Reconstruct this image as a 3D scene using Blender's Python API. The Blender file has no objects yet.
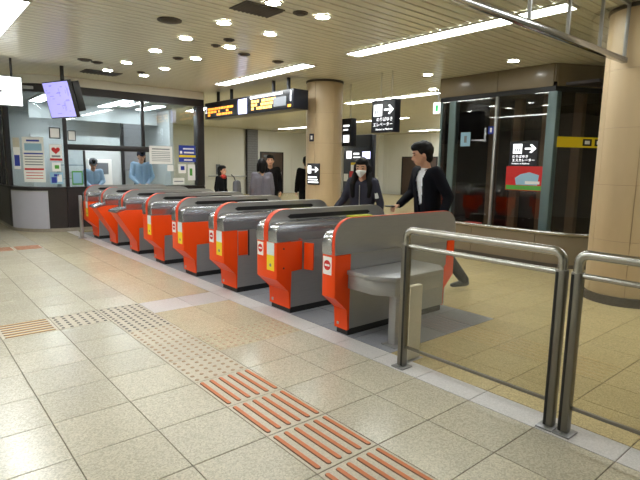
import bpy, bmesh, math, random
from mathutils import Vector, Matrix

random.seed(4)
SC = bpy.context.scene
COL = SC.collection
PI = math.pi

# ------------------------------------------------------------------ camera
YAW, PITCH, ROLL = math.radians(40.0925), math.radians(8.40635), math.radians(0.94899)
CAM = Vector((-1.5016, -2.6745, 1.5276)); FPX = 504.09
cy, sy, cp, sp = math.cos(YAW), math.sin(YAW), math.cos(PITCH), math.sin(PITCH)
FW = Vector((sy*cp, cy*cp, -sp)); R0 = Vector((cy, -sy, 0)); U0 = R0.cross(FW)
RT = math.cos(ROLL)*R0 + math.sin(ROLL)*U0
UP = -math.sin(ROLL)*R0 + math.cos(ROLL)*U0
cam_d = bpy.data.cameras.new('camera'); cam = bpy.data.objects.new('camera', cam_d); COL.objects.link(cam)
cam_d.sensor_width = 36; cam_d.lens = FPX*36/640; cam_d.clip_start = 0.02; cam_d.clip_end = 100
cam.matrix_world = Matrix(((RT.x, UP.x, -FW.x, CAM.x), (RT.y, UP.y, -FW.y, CAM.y), (RT.z, UP.z, -FW.z, CAM.z), (0, 0, 0, 1)))
SC.camera = cam

# ------------------------------------------------------------------ world and exposure
W = bpy.data.worlds.new('world'); SC.world = W; W.use_nodes = True
W.node_tree.nodes['Background'].inputs[0].default_value = (0.9, 0.95, 1.0, 1)
W.node_tree.nodes['Background'].inputs[1].default_value = 0.25
SC.view_settings.view_transform = 'Standard'; SC.view_settings.look = 'None'
SC.view_settings.gamma = 1.0; SC.view_settings.use_curve_mapping = False
SC.view_settings.exposure = 0.55
TUBE_POWER = 17.0       # radiance of the fluorescent troughs
DOWN_POWER = 40.0       # radiance of the round downlights

# ------------------------------------------------------------------ materials
def lin(c): c /= 255.0; return c/12.92 if c <= 0.04045 else ((c+0.055)/1.055)**2.4
def S(r, g, b): return (lin(r), lin(g), lin(b), 1.0)
def mat(name, col, rough=0.5, metal=0.0, var=0.0, scale=8.0, bump=0.0, bscale=60.0, coat=0.0, spec=0.5, stretch=None):
    m = bpy.data.materials.new(name); m.use_nodes = True
    nt = m.node_tree; b = nt.nodes['Principled BSDF']
    b.inputs['Base Color'].default_value = col; b.inputs['Roughness'].default_value = rough
    b.inputs['Metallic'].default_value = metal; b.inputs['Coat Weight'].default_value = coat
    b.inputs['Specular IOR Level'].default_value = spec
    if var or bump:
        tc = nt.nodes.new('ShaderNodeTexCoord'); src = tc.outputs['Object']
        if stretch:
            mp = nt.nodes.new('ShaderNodeMapping'); mp.inputs['Scale'].default_value = stretch
            nt.links.new(src, mp.inputs[0]); src = mp.outputs[0]
    if var:
        n = nt.nodes.new('ShaderNodeTexNoise'); n.inputs['Scale'].default_value = scale; n.inputs['Detail'].default_value = 4
        nt.links.new(src, n.inputs['Vector'])
        mx = nt.nodes.new('ShaderNodeMix'); mx.data_type = 'RGBA'
        mx.inputs[6].default_value = tuple(c*(1-var) for c in col[:3])+(1,)
        mx.inputs[7].default_value = tuple(min(1, c*(1+var)) for c in col[:3])+(1,)
        nt.links.new(n.outputs['Fac'], mx.inputs[0]); nt.links.new(mx.outputs[2], b.inputs['Base Color'])
    if bump:
        n2 = nt.nodes.new('ShaderNodeTexNoise'); n2.inputs['Scale'].default_value = bscale
        nt.links.new(src, n2.inputs['Vector'])
        bp = nt.nodes.new('ShaderNodeBump'); bp.inputs['Strength'].default_value = bump; bp.inputs['Distance'].default_value = 0.002
        nt.links.new(n2.outputs['Fac'], bp.inputs['Height']); nt.links.new(bp.outputs[0], b.inputs['Normal'])
    return m
def emit(name, col, power):
    m = bpy.data.materials.new(name); m.use_nodes = True
    b = m.node_tree.nodes['Principled BSDF']
    b.inputs['Base Color'].default_value = col
    b.inputs['Emission Color'].default_value = col; b.inputs['Emission Strength'].default_value = power
    return m
def glass(name, tint, gloss=1.0, rough=0.0, ior=1.5):
    m = bpy.data.materials.new(name); m.use_nodes = True; nt = m.node_tree
    nt.nodes.remove(nt.nodes['Principled BSDF']); out = nt.nodes['Material Output']
    t = nt.nodes.new('ShaderNodeBsdfTransparent'); t.inputs[0].default_value = tint
    g = nt.nodes.new('ShaderNodeBsdfGlossy'); g.inputs['Roughness'].default_value = rough
    g.inputs[0].default_value = (gloss, gloss, gloss, 1)
    f = nt.nodes.new('ShaderNodeFresnel')
    ge = nt.nodes.new('ShaderNodeNewGeometry'); mr = nt.nodes.new('ShaderNodeMapRange')    # same reflectance entering and leaving the pane
    mr.inputs[3].default_value = ior; mr.inputs[4].default_value = 1/ior
    nt.links.new(ge.outputs['Backfacing'], mr.inputs[0]); nt.links.new(mr.outputs[0], f.inputs[0])
    x = nt.nodes.new('ShaderNodeMixShader')
    nt.links.new(f.outputs[0], x.inputs[0]); nt.links.new(t.outputs[0], x.inputs[1]); nt.links.new(g.outputs[0], x.inputs[2])
    nt.links.new(x.outputs[0], out.inputs[0])
    return m
def tile_mat(name, col, rough=0.3, speck=0.22, var=0.10):
    m = bpy.data.materials.new(name); m.use_nodes = True; nt = m.node_tree; b = nt.nodes['Principled BSDF']
    b.inputs['Roughness'].default_value = rough
    g = nt.nodes.new('ShaderNodeNewGeometry')
    v = nt.nodes.new('ShaderNodeTexVoronoi'); v.inputs['Scale'].default_value = 130
    nt.links.new(g.outputs['Position'], v.inputs['Vector'])
    n = nt.nodes.new('ShaderNodeTexNoise'); n.inputs['Scale'].default_value = 2.2; n.inputs['Detail'].default_value = 3
    nt.links.new(g.outputs['Position'], n.inputs['Vector'])
    r = nt.nodes.new('ShaderNodeValToRGB')
    r.color_ramp.elements[0].color = tuple(c*(1-speck) for c in col[:3])+(1,)
    r.color_ramp.elements[1].color = tuple(min(1, c*(1+speck*0.7)) for c in col[:3])+(1,)
    sx = nt.nodes.new('ShaderNodeSeparateColor'); nt.links.new(v.outputs['Color'], sx.inputs[0])
    nt.links.new(sx.outputs[0], r.inputs[0])
    oi = nt.nodes.new('ShaderNodeObjectInfo')
    ad = nt.nodes.new('ShaderNodeMath'); ad.operation = 'ADD'
    nt.links.new(oi.outputs['Random'], ad.inputs[0]); nt.links.new(n.outputs['Fac'], ad.inputs[1])
    mr = nt.nodes.new('ShaderNodeMapRange'); mr.inputs[1].default_value = 0; mr.inputs[2].default_value = 2
    mr.inputs[3].default_value = 1-var; mr.inputs[4].default_value = 1+var
    nt.links.new(ad.outputs[0], mr.inputs[0])
    mx = nt.nodes.new('ShaderNodeMix'); mx.data_type = 'RGBA'; mx.blend_type = 'MULTIPLY'; mx.inputs[0].default_value = 1
    nt.links.new(r.outputs[0], mx.inputs[6]); nt.links.new(mr.outputs[0], mx.inputs[7])
    nt.links.new(mx.outputs[2], b.inputs['Base Color'])
    return m

M = {}
M['tile'] = tile_mat('beige_terrazzo', S(197, 190, 172), 0.24)
M['tile_warm'] = tile_mat('warm_terrazzo', S(201, 191, 165), 0.24)
M['tile_paid'] = tile_mat('honey_terrazzo', S(200, 183, 140), 0.24)
M['tile_light'] = tile_mat('pale_border_stone', S(205, 202, 202), 0.3, 0.12)
M['tile_grey'] = tile_mat('grey_gate_floor', S(138, 140, 148), 0.32, 0.12)
M['tile_tact'] = tile_mat('tactile_base', S(198, 188, 170), 0.4, 0.12)
M['grout'] = mat('grout', S(105, 98, 85), 0.8, var=.2)
M['bar_orange'] = mat('orange_tactile_bar', S(205, 120, 75), 0.5, var=.12, scale=20)
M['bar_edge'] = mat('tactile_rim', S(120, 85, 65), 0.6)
M['bar_yellow'] = mat('ochre_tactile_bar', S(200, 160, 95), 0.5, var=.12, scale=20)
M['dot_grey'] = mat('grey_tactile_dot', S(104, 98, 94), 0.5, var=.1)
M['dot_tan'] = mat('tan_tactile_dot', S(176, 152, 126), 0.5, var=.1)
M['slat'] = mat('ceiling_slat_enamel', S(214, 210, 188), 0.25, var=.05, scale=1.5, spec=0.6)
M['slat_gap'] = mat('ceiling_gap', S(60, 57, 48), 0.8)
M['wall'] = mat('cream_wall_panel', S(232, 231, 222), 0.4, var=.04, scale=2)
M['wall_dk'] = mat('grey_pillar_tile', S(126, 126, 130), 0.5, var=.15, scale=12)
M['grout_dk'] = mat('dark_grout', S(60, 60, 64), 0.8)
M['stone'] = mat('travertine', S(188, 165, 130), 0.42, var=.12, scale=6, bump=.15, bscale=40, stretch=(1, 1, 0.25))
M['stone_joint'] = mat('stone_joint', S(150, 126, 100), 0.7)
M['stone_band'] = mat('bulkhead_stone', S(122, 110, 90), 0.25, var=.08, scale=3)
M['door'] = mat('brown_door', S(82, 66, 58), 0.5, var=.08)
M['steel'] = mat('brushed_steel', S(178, 178, 178), 0.34, 0.75, var=.06, scale=5, stretch=(1, 1, 30))
M['steel_dk'] = mat('dull_steel', S(158, 158, 160), 0.42, 0.6, var=.08, scale=4, stretch=(2, 2, 24))
M['chrome'] = mat('polished_steel', S(196, 197, 202), 0.17, 0.88)
M['rail'] = mat('satin_rail_steel', S(176, 174, 168), 0.26, 1.0, var=.05)
M['upright'] = mat('dark_upright_steel', S(128, 124, 116), 0.34, 0.85, var=.06)
M['orange'] = mat('gate_orange', S(236, 72, 10), 0.36, var=.04, scale=6, spec=.3)
M['red_trim'] = mat('gate_red_trim', S(222, 66, 22), 0.3)
M['black'] = mat('black_plastic', S(20, 20, 22), 0.45, var=.1)
M['plinth'] = mat('black_plinth', S(22, 22, 24), 0.5)
M['white'] = mat('white_print', S(238, 238, 236), 0.5)
M['red'] = mat('red_print', S(200, 30, 30), 0.5)
M['yellow'] = mat('yellow_print', S(240, 210, 30), 0.5)
M['blue'] = mat('blue_print', S(40, 60, 160), 0.5)
M['green'] = mat('green_print', S(80, 160, 60), 0.5)
M['lime'] = mat('lime_reader', S(190, 200, 50), 0.4)
M['pale'] = mat('pale_print', S(214, 226, 230), 0.5)
M['skyblue'] = mat('pale_blue_print', S(150, 190, 215), 0.5)
M['greypr'] = mat('grey_print', S(120, 124, 132), 0.6)
M['cream_post'] = mat('cream_metal', S(205, 198, 180), 0.5, var=.04)
M['glass'] = glass('barrier_glass', (0.90, 0.89, 0.84, 1))
M['glass_booth'] = glass('booth_glass', (0.88, 0.92, 0.93, 1))
M['glass_lift'] = glass('lift_glass', (0.78, 0.76, 0.74, 1))
M['glass_hang'] = glass('smoke_curtain_glass', (0.95, 0.96, 0.95, 1))
M['booth_dk'] = mat('booth_dark_metal', S(38, 34, 36), 0.4, var=.08)
M['booth_panel'] = mat('booth_dark_panel', S(48, 42, 42), 0.35, var=.15, scale=5)
M['booth_grey'] = mat('booth_grey_panel', S(178, 178, 192), 0.45, var=.03)
M['booth_base'] = mat('booth_stone_base', S(150, 142, 130), 0.4, var=.2, scale=18)
M['booth_in'] = mat('booth_interior', S(205, 210, 212), 0.6, var=.04)
M['booth_ceil'] = mat('booth_ceiling', S(170, 176, 180), 0.7, var=.04)
M['furn'] = mat('office_furniture', S(150, 160, 165), 0.5, var=.1)
M['teal_post'] = mat('grey_green_post', S(104, 124, 126), 0.4, 0.2, var=.05)
M['shaft_dk'] = mat('shaft_dark', S(56, 48, 48), 0.5, var=.25, scale=3)
M['shaft_br'] = mat('shaft_brown', S(140, 118, 98), 0.5, var=.2, scale=3)
M['sign'] = mat('sign_black', S(24, 26, 36), 0.35)
M['vent'] = mat('vent_dark', S(66, 58, 50), 0.6, var=.15)
M['tube'] = emit('fluorescent_glow', (0.96, 1.0, 0.98, 1), TUBE_POWER)
M['tube_in'] = emit('office_light_glow', (0.93, 0.98, 1.0, 1), 13.0)
M['down'] = emit('downlight_glow', (0.97, 1.0, 0.97, 1), DOWN_POWER)
M['lamp_rim'] = mat('lamp_rim', S(190, 186, 170), 0.4)
M['sign_white'] = emit('sign_white_glow', (0.95, 0.97, 1.0, 1), 1.1)
M['led'] = emit('led_orange_glow', (1.0, 0.36, 0.04, 1), 1.3)
M['led2'] = emit('led_amber_glow', (1.0, 0.55, 0.12, 1), 1.4)
M['lcd'] = emit('lcd_bluewhite_glow', (0.60, 0.62, 1.0, 1), 1.7)
M['lcd_map'] = emit('lcd_map_glow', (0.36, 0.34, 0.80, 1), .72)
M['lcd_map2'] = emit('lcd_map_line', (0.22, 0.20, 0.55, 1), 0.6)
M['lcd_white'] = emit('lcd_white_glow', (0.97, 1.0, 1.0, 1), 2.2)
M['exit_green'] = emit('exit_green_glow', (0.05, 0.5, 0.15, 1), 0.8)
M['skin'] = mat('skin', S(200, 152, 124), 0.5, var=.04)
M['hair'] = mat('black_hair', S(14, 12, 12), 0.6, var=.2, scale=30, spec=.2)
M['suit'] = mat('navy_suit', S(13, 14, 23), 0.8, var=.15, scale=20, spec=.15)
M['shirt'] = mat('white_shirt', S(228, 230, 236), 0.7)
M['greyjk'] = mat('charcoal_jacket', S(54, 54, 66), 0.8, var=.12, scale=30, spec=.2)
M['greycoat'] = mat('grey_wool_coat', S(104, 102, 112), 0.85, var=.12, scale=30)
M['blackcl'] = mat('black_clothes', S(14, 14, 17), 0.8, var=.15, scale=30, spec=.15)
M['uniform'] = mat('pale_blue_uniform', S(150, 182, 212), 0.75, var=.06, scale=12)
M['navy'] = mat('navy_cloth', S(34, 38, 58), 0.8, var=.1)
M['cap'] = mat('grey_cap', S(92, 96, 104), 0.7)
M['shoe'] = mat('black_leather', S(18, 17, 17), 0.35)
M['lip'] = mat('lips', S(160, 90, 84), 0.5)
M['eye'] = mat('dark_eye', S(18, 14, 12), 0.3)
M['bagred'] = mat('red_cloth', S(180, 50, 40), 0.7)
M['bag'] = mat('grey_bag', S(92, 92, 98), 0.7, var=.1)

# ------------------------------------------------------------------ mesh helpers
ORG = {}
def smooth(me, ang=35):
    me.polygons.foreach_set('use_smooth', [True]*len(me.polygons))
    me.set_sharp_from_angle(angle=math.radians(ang))
def to_mesh(name, bm, m, ang=35, sm=True):
    me = bpy.data.meshes.new(name); bmesh.ops.recalc_face_normals(bm, faces=bm.faces[:]); bm.to_mesh(me); bm.free()
    if m is not None: me.materials.append(M[m] if isinstance(m, str) else m)
    if sm: smooth(me, ang)
    return me
def tag(o, label, cat, group=None, kind=None):
    if label: o['label'] = label
    if cat: o['category'] = cat
    if group: o['group'] = group
    if kind: o['kind'] = kind
    return o
def obj(name, bm, m, parent=None, ang=35, sm=True, local=False, label=None):
    """bm is in world coordinates (or in the root's frame when local)."""
    me = bm if isinstance(bm, bpy.types.Mesh) else to_mesh(name, bm, m, ang, sm)
    o = bpy.data.objects.new(name, me); COL.objects.link(o)
    if parent is not None:
        org = ORG[parent.name]; ORG[o.name] = org
        if not local: me.transform(Matrix.Translation(-org))
        o.parent = parent
    else:
        if not local:
            xs = [v.co.x for v in me.vertices]; ys = [v.co.y for v in me.vertices]; zs = [v.co.z for v in me.vertices]
            c = Vector(((min(xs)+max(xs))/2, (min(ys)+max(ys))/2, min(zs)))
            me.transform(Matrix.Translation(-c)); o.location = c; ORG[o.name] = c
        else: ORG[o.name] = Vector((0, 0, 0))
    if label: o['label'] = label
    return o
def thing(name, label, cat, loc, rot=0, group=None, kind=None):
    o = bpy.data.objects.new(name, None); COL.objects.link(o); o.empty_display_size = 0.1
    o.location = loc; o.rotation_euler = (0, 0, rot); ORG[o.name] = Vector(loc)
    return tag(o, label, cat, group, kind)
def struct(name, bm, m, label, cat, sm=True):
    o = obj(name, bm, m, None, sm=sm); return tag(o, label, cat, None, 'structure')
def nb(): return bmesh.new()
def abox(bm, x0, x1, y0, y1, z0, z1, bev=0.0, seg=2):
    t = bmesh.new()
    bmesh.ops.create_cube(t, size=1)
    for v in t.verts:
        v.co = Vector(((x0+x1)/2+v.co.x*(x1-x0), (y0+y1)/2+v.co.y*(y1-y0), (z0+z1)/2+v.co.z*(z1-z0)))
    if bev: bmesh.ops.bevel(t, geom=t.edges[:], offset=bev, segments=seg, affect='EDGES', profile=0.5)
    merge(bm, t); return bm
def merge(bm, t, mtx=None):
    mp = {}
    for v in t.verts: mp[v.index if False else v] = bm.verts.new(mtx @ v.co if mtx else v.co)
    for f in t.faces:
        try: bm.faces.new([mp[v] for v in f.verts])
        except ValueError: pass
    t.free()
def box(x0, x1, y0, y1, z0, z1, bev=0.0, seg=2): return abox(nb(), x0, x1, y0, y1, z0, z1, bev, seg)
def prism(pts, y0, y1, bev=0.0, seg=2, bm=None):
    """profile in x,z extruded along y"""
    t = bmesh.new()
    a = [t.verts.new((x, y0, z)) for x, z in pts]; b = [t.verts.new((x, y1, z)) for x, z in pts]
    fa = t.faces.new(a); fb = t.faces.new(b[::-1]); n = len(pts)
    for i in range(n): t.faces.new((a[i], b[i], b[(i+1) % n], a[(i+1) % n]))
    if bev:
        es = list(set(fa.edges[:]+fb.edges[:]))
        bmesh.ops.bevel(t, geom=es, offset=bev, segments=seg, affect='EDGES', profile=0.5)
    out = bm or nb(); merge(out, t); return out
def vprism(pts, z0, z1, bev=0.0, bm=None):
    """plan polygon in x,y extruded in z"""
    t = bmesh.new()
    a = [t.verts.new((x, y, z0)) for x, y in pts]; b = [t.verts.new((x, y, z1)) for x, y in pts]
    fa = t.faces.new(a); fb = t.faces.new(b[::-1]); n = len(pts)
    for i in range(n): t.faces.new((a[i], b[i], b[(i+1) % n], a[(i+1) % n]))
    if bev: bmesh.ops.bevel(t, geom=list(set(fa.edges[:]+fb.edges[:])), offset=bev, segments=2, affect='EDGES', profile=0.5)
    out = bm or nb(); merge(out, t); return out
def cyl(c, r, z0, z1, n=24, bm=None, r2=None):
    out = bm or nb(); r2 = r if r2 is None else r2
    a = [out.verts.new((c[0]+r*math.cos(2*PI*i/n), c[1]+r*math.sin(2*PI*i/n), z0)) for i in range(n)]
    b = [out.verts.new((c[0]+r2*math.cos(2*PI*i/n), c[1]+r2*math.sin(2*PI*i/n), z1)) for i in range(n)]
    out.faces.new(a[::-1]); out.faces.new(b)
    for i in range(n): out.faces.new((a[i], a[(i+1) % n], b[(i+1) % n], b[i]))
    return out
def tube(path, r, n=12, bm=None, ry=None):
    """round (or oval) tube along a list of points, capped"""
    out = bm or nb(); P = [Vector(p) for p in path]; rings = []
    ry = r if ry is None else ry
    for i, p in enumerate(P):
        d = (P[min(i+1, len(P)-1)]-P[max(i-1, 0)]).normalized()
        ref = Vector((0, 0, 1)) if abs(d.z) < 0.9 else Vector((1, 0, 0))
        if rings: u = (pu - d*pu.dot(d)).normalized()
        else: u = d.cross(ref).normalized()
        pu = u; v = d.cross(u)
        rings.append([out.verts.new(p+u*r*math.cos(2*PI*k/n)+v*ry*math.sin(2*PI*k/n)) for k in range(n)])
    for a, b in zip(rings, rings[1:]):
        for k in range(n): out.faces.new((a[k], a[(k+1) % n], b[(k+1) % n], b[k]))
    out.faces.new(rings[0][::-1]); out.faces.new(rings[-1])
    return out
FR = {'-x': (Vector((0, -1, 0)), Vector((0, 0, 1)), Vector((-1, 0, 0))), '-y': (Vector((1, 0, 0)), Vector((0, 0, 1)), Vector((0, -1, 0)))}
def fmat(o, fr, off=0.0):
    ex, ey, n = FR[fr] if isinstance(fr, str) else fr
    o = Vector(o)+n*off
    return Matrix(((ex.x, ey.x, n.x, o.x), (ex.y, ey.y, n.y, o.y), (ex.z, ey.z, n.z, o.z), (0, 0, 0, 1)))
def slab(o, fr, u0, u1, v0, v1, t=0.002, off=0.0, bev=0.0, bm=None):
    """thin box standing t proud of a face with frame fr at origin o"""
    q = box(u0, u1, v0, v1, 0, t, bev); out = bm or nb(); merge(out, q, fmat(o, fr, off)); return out
def shape(o, fr, pts, t=0.002, off=0.0, bm=None):
    q = vprism(pts, 0, t); out = bm or nb(); merge(out, q, fmat(o, fr, off)); return out
def disc_pts(cx, cz, r, n=20): return [(cx+r*math.cos(2*PI*i/n), cz+r*math.sin(2*PI*i/n)) for i in range(n)]
def arrow_pts(cx, cz, s):
    p = [(-.5, .07), (.18, .07), (-.08, .33), (.10, .36), (.5, 0), (.10, -.36), (-.08, -.33), (.18, -.07), (-.5, -.07)]
    return [(cx+a*s, cz+b*s) for a, b in p]
def text(name, s, size, m, parent, o, fr, u, v, off=0.002, align='LEFT', ext=0.0006):
    cu = bpy.data.curves.new(name, 'FONT'); cu.body = s; cu.size = size; cu.extrude = ext; cu.align_x = align; cu.resolution_u = 2
    to = bpy.data.objects.new('tmp_text', cu); COL.objects.link(to)
    dg = bpy.context.evaluated_depsgraph_get()
    me = bpy.data.meshes.new_from_object(to.evaluated_get(dg))
    bpy.data.objects.remove(to); bpy.data.curves.remove(cu)
    me.name = name
    me.transform(fmat(o, fr, off) @ Matrix.Translation((u, v, 0)))
    me.materials.clear(); me.materials.append(M[m])
    return obj(name, me, m, parent)

# ================================================================== SETTING
H = 3.3
def proj(p):
    d = Vector(p)-CAM; z = d.dot(FW)
    return (320+FPX*d.dot(RT)/z, 240-FPX*d.dot(UP)/z, z)

# ---- floor: slab of grout with tiles laid on it
X0, X1, Y0, Y1 = -6.8, 20.0, -6.75, 20.25
floor = struct('floor', box(X0, X1, Y0, Y1, -0.1, -0.004), 'grout', 'beige stone tile floor of the station concourse', 'floor', sm=False)
xl = [-0.4525*k for k in range(15, 0, -1)] + [0, .4375, .876, 1.3075]
cells = []   # x0,x1,y0,y1,material
ny0, ny1 = -15, 45
for j in range(ny0, ny1):
    ya, yb = j*.45, (j+1)*.45
    for a, b in zip(xl, xl[1:]):
        mm = 'tile'
        if a > .4 and 2.2 < ya < 2.3: mm = 'tile_light'
        elif a > .4 and ya > 1: mm = 'tile_warm'
        cells.append((a, b, ya, yb, mm))
    cells.append((1.3075, 1.535, ya, yb, 'tile_light'))
    for k in range(4):
        a = 1.535+.39375*k
        cells.append((a, a+.39375, ya, yb, 'tile_grey' if -0.3 < ya < 8.9 else 'tile_paid'))
    for k in range(37):
        a = 3.11+.45*k
        cells.append((a, a+.45, ya, yb, 'tile_paid'))
def cell_area(c):
    pts = [proj((c[0], c[2], 0)), proj((c[1], c[2], 0)), proj((c[1], c[3], 0)), proj((c[0], c[3], 0))]
    if min(p[2] for p in pts) < 0.3: return 0
    if max(p[0] for p in pts) < 0 or min(p[0] for p in pts) > 640 or min(p[1] for p in pts) > 480: return 0
    s = 0
    for a, b in zip(pts, pts[1:]+pts[:1]): s += a[0]*b[1]-b[0]*a[1]
    return abs(s)/2
# tactile tiles are cut out of the plain grid: (cell test) -> kind
def tact_kind(c):
    x, y = (c[0]+c[1])/2, (c[2]+c[3])/2
    if 0 < x < .4375:
        if y < .45: return 'bars'
        if y < 1.8: return 'tan'
        if y < 2.7: return 'grey'
    if -.4525 < x < 0 and 2.25 < y < 2.7: return 'grey'
    if -.905 < x < -.4525 and 2.25 < y < 2.7: return 'ybars'
    if .4375 < x < 1.3 and .9 < y < 1.35: return 'faint'
    if -.905 < x < .43 and 7.2 < y < 7.65: return 'obars'
    return None
ranked = sorted(cells, key=cell_area, reverse=True)
near = set(id(c) for c in ranked[:300])
def tile_bm(w, l, bm=None, x=0, y=0):
    out = bm or nb(); g = .0025; c = .003
    x0, x1, y0, y1 = x+g, x+w-g, y+g, y+l-g
    lo = [out.verts.new(p) for p in ((x0, y0, -.004), (x1, y0, -.004), (x1, y1, -.004), (x0, y1, -.004))]
    md = [out.verts.new(p) for p in ((x0, y0, -.0015), (x1, y0, -.0015), (x1, y1, -.0015), (x0, y1, -.0015))]
    hi = [out.verts.new(p) for p in ((x0+c, y0+c, 0), (x1-c, y0+c, 0), (x1-c, y1-c, 0), (x0+c, y1-c, 0))]
    for A, B in ((lo, md), (md, hi)):
        for i in range(4): out.faces.new((A[i], A[(i+1) % 4], B[(i+1) % 4], B[i]))
    out.faces.new(hi)
    return out
tile_meshes = {}
def tile_mesh(w, m):
    k = (round(w, 4), m)
    if k not in tile_meshes: tile_meshes[k] = to_mesh('tile', tile_bm(w, .45), m, sm=False)
    return tile_meshes[k]
forg = ORG['floor']
rest = {}
bar_meshes = {}
def bar_bm(w, l, h=.005):
    out = nb()
    def ring(i, z):
        a, b = w/2-i, l/2-i; pts = []
        for (cx, cy_, s0) in ((a*.0, b-a, 0), (a*.0, -(b-a), PI)):
            for k in range(5): t = s0+PI*k/4; pts.append((cx+a*math.cos(t), cy_+a*math.sin(t), z))
        return [out.verts.new(p) for p in pts]
    r0, r1 = ring(0, 0), ring(.005, h)
    n = len(r0)
    for i in range(n): out.faces.new((r0[i], r0[(i+1) % n], r1[(i+1) % n], r1[i]))
    out.faces.new(r1)
    return out
def bar_mesh(w, l, m, rimm):
    k = (w, l, m)
    if k not in bar_meshes:
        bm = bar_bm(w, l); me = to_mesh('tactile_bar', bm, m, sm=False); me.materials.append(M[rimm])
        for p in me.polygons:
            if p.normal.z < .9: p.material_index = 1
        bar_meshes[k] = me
    return bar_meshes[k]
def dot_mesh(w, m):
    k = ('dot', round(w, 4), m)
    if k not in bar_meshes:
        bm = nb()
        for i in range(6):
            for j in range(6): cyl((w*(i+.5)/6, .45*(j+.5)/6), .017, 0, .005, 10, bm, .011)
        bar_meshes[k] = to_mesh('raised_dots', bm, m, sm=False)
    return bar_meshes[k]
for c in cells:
    kind = tact_kind(c); w = c[1]-c[0]
    vis = id(c) in near or (kind and cell_area(c) > 30)
    base = {'bars': 'tile_tact', 'tan': 'tile_tact', 'grey': 'tile_tact', 'ybars': 'tile_tact', 'faint': 'tile_warm', 'obars': 'tile_tact'}.get(kind, c[4])
    if not vis:
        rest.setdefault(base, nb()); tile_bm(w, .45, rest[base], c[0], c[2]); continue
    o = bpy.data.objects.new('tactile_tile' if kind else 'tile', tile_mesh(w, base)); COL.objects.link(o)
    o.parent = floor; o.location = Vector((c[0], c[2], 0))-forg
    if not kind: continue
    if kind == 'bars':
        for i in range(6):
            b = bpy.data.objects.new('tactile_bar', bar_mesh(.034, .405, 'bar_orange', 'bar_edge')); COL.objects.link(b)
            b.parent = o; b.location = (w*(i+.5)/6, .225, 0)
    elif kind in ('ybars', 'obars'):
        for i in range(6):
            b = bpy.data.objects.new('tactile_bar', bar_mesh(.034, .405, 'bar_yellow' if kind == 'ybars' else 'bar_orange', 'bar_edge')); COL.objects.link(b)
            b.parent = o; b.location = (w/2, .45*(i+.5)/6, 0); b.rotation_euler = (0, 0, PI/2)
    else:
        b = bpy.data.objects.new('raised_dots', dot_mesh(w, 'dot_grey' if kind == 'grey' else 'dot_tan')); COL.objects.link(b)
        b.parent = o; b['kind'] = 'stuff'
for k, bm in rest.items():
    o = obj('distant_tiles', bm, k, floor, sm=False); o['kind'] = 'stuff'

# ---- ceiling: slats on a dark backing
ceil = struct('ceiling', box(X0, X1, Y0, Y1, H+.012, H+.1), 'slat_gap', 'beige slatted metal ceiling with recessed lights', 'ceiling', sm=False)
corg = ORG['ceiling']
sb = nb(); L = X1-X0
prof = [(-.068, .011), (-.068, .004), (-.062, .0012), (-.03, .0003), (0, 0), (.03, .0003), (.062, .0012), (.068, .004), (.068, .011)]
ra = [sb.verts.new((-L/2, y, z)) for y, z in prof]; rb = [sb.verts.new((L/2, y, z)) for y, z in prof]
for i in range(len(prof)-1): sb.faces.new((ra[i], rb[i], rb[i+1], ra[i+1]))
sb.faces.new(ra); sb.faces.new(rb[::-1])
slat_me = to_mesh('ceiling_slat', sb, 'slat', 30)
ys = Y0+.075
while ys < Y1:
    o = bpy.data.objects.new('ceiling_slat', slat_me); COL.objects.link(o); o.parent = ceil
    o.location = Vector(((X0+X1)/2, ys, H))-corg; ys += .15

# ---- outer walls
struct('wall_back', box(X0, X1+.2, 20.0, 20.2, -.1, H+.1), 'wall', 'far cream panelled wall behind the gate hall', 'wall', sm=False)
wr = struct('wall_right', box(20.0, 20.2, Y0, 20.0, -.1, H+.1), 'wall', 'cream panelled wall at the far right of the hall', 'wall', sm=False)
struct('wall_left', box(X0-.2, X0, Y0, 20.0, -.1, H+.1), 'wall', 'cream wall on the left side of the concourse', 'wall', sm=False)
struct('wall_front', box(X0, X1, Y0-.2, Y0, -.1, H+.1), 'wall', 'cream wall behind the viewer', 'wall', sm=False)
wb = bpy.data.objects['wall_back']
for i in range(10):
    xa = 4.8+i*1.52
    for k in range(3):
        za = .12+k*1.06
        obj('wall_panel', box(xa+.006, xa+1.514, 19.985, 20.0, za+.005, za+1.055), 'wall', wb, sm=False)
for i in range(10):
    ya = 20-1.5*(i+1)
    for k in range(3):
        za = .12+k*1.06
        obj('wall_panel', box(19.985, 20.0, ya+.006, ya+1.494, za+.005, za+1.055), 'wall', wr, sm=False)
# dark tiled pilaster
pil = thing('pilaster', 'dark grey tiled pilaster on the far cream wall beside the brown door', 'pillar', (12.78, 19.9, 0))
obj('core', box(12.46, 13.10, 19.80, 19.985, 0, H), 'grout_dk', pil, sm=False)
for r in range(27):
    off = .105 if r % 2 else 0
    for k in range(-1, 4):
        a = max(12.46, 12.46+k*.213+off); b = min(13.10, 12.46+(k+1)*.213+off)
        if b-a < .03: continue
        obj('brick', box(a+.004, b-.004, 19.785, 19.80, r*.122+.004, (r+1)*.122-.004), 'wall_dk', pil, sm=False)
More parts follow.
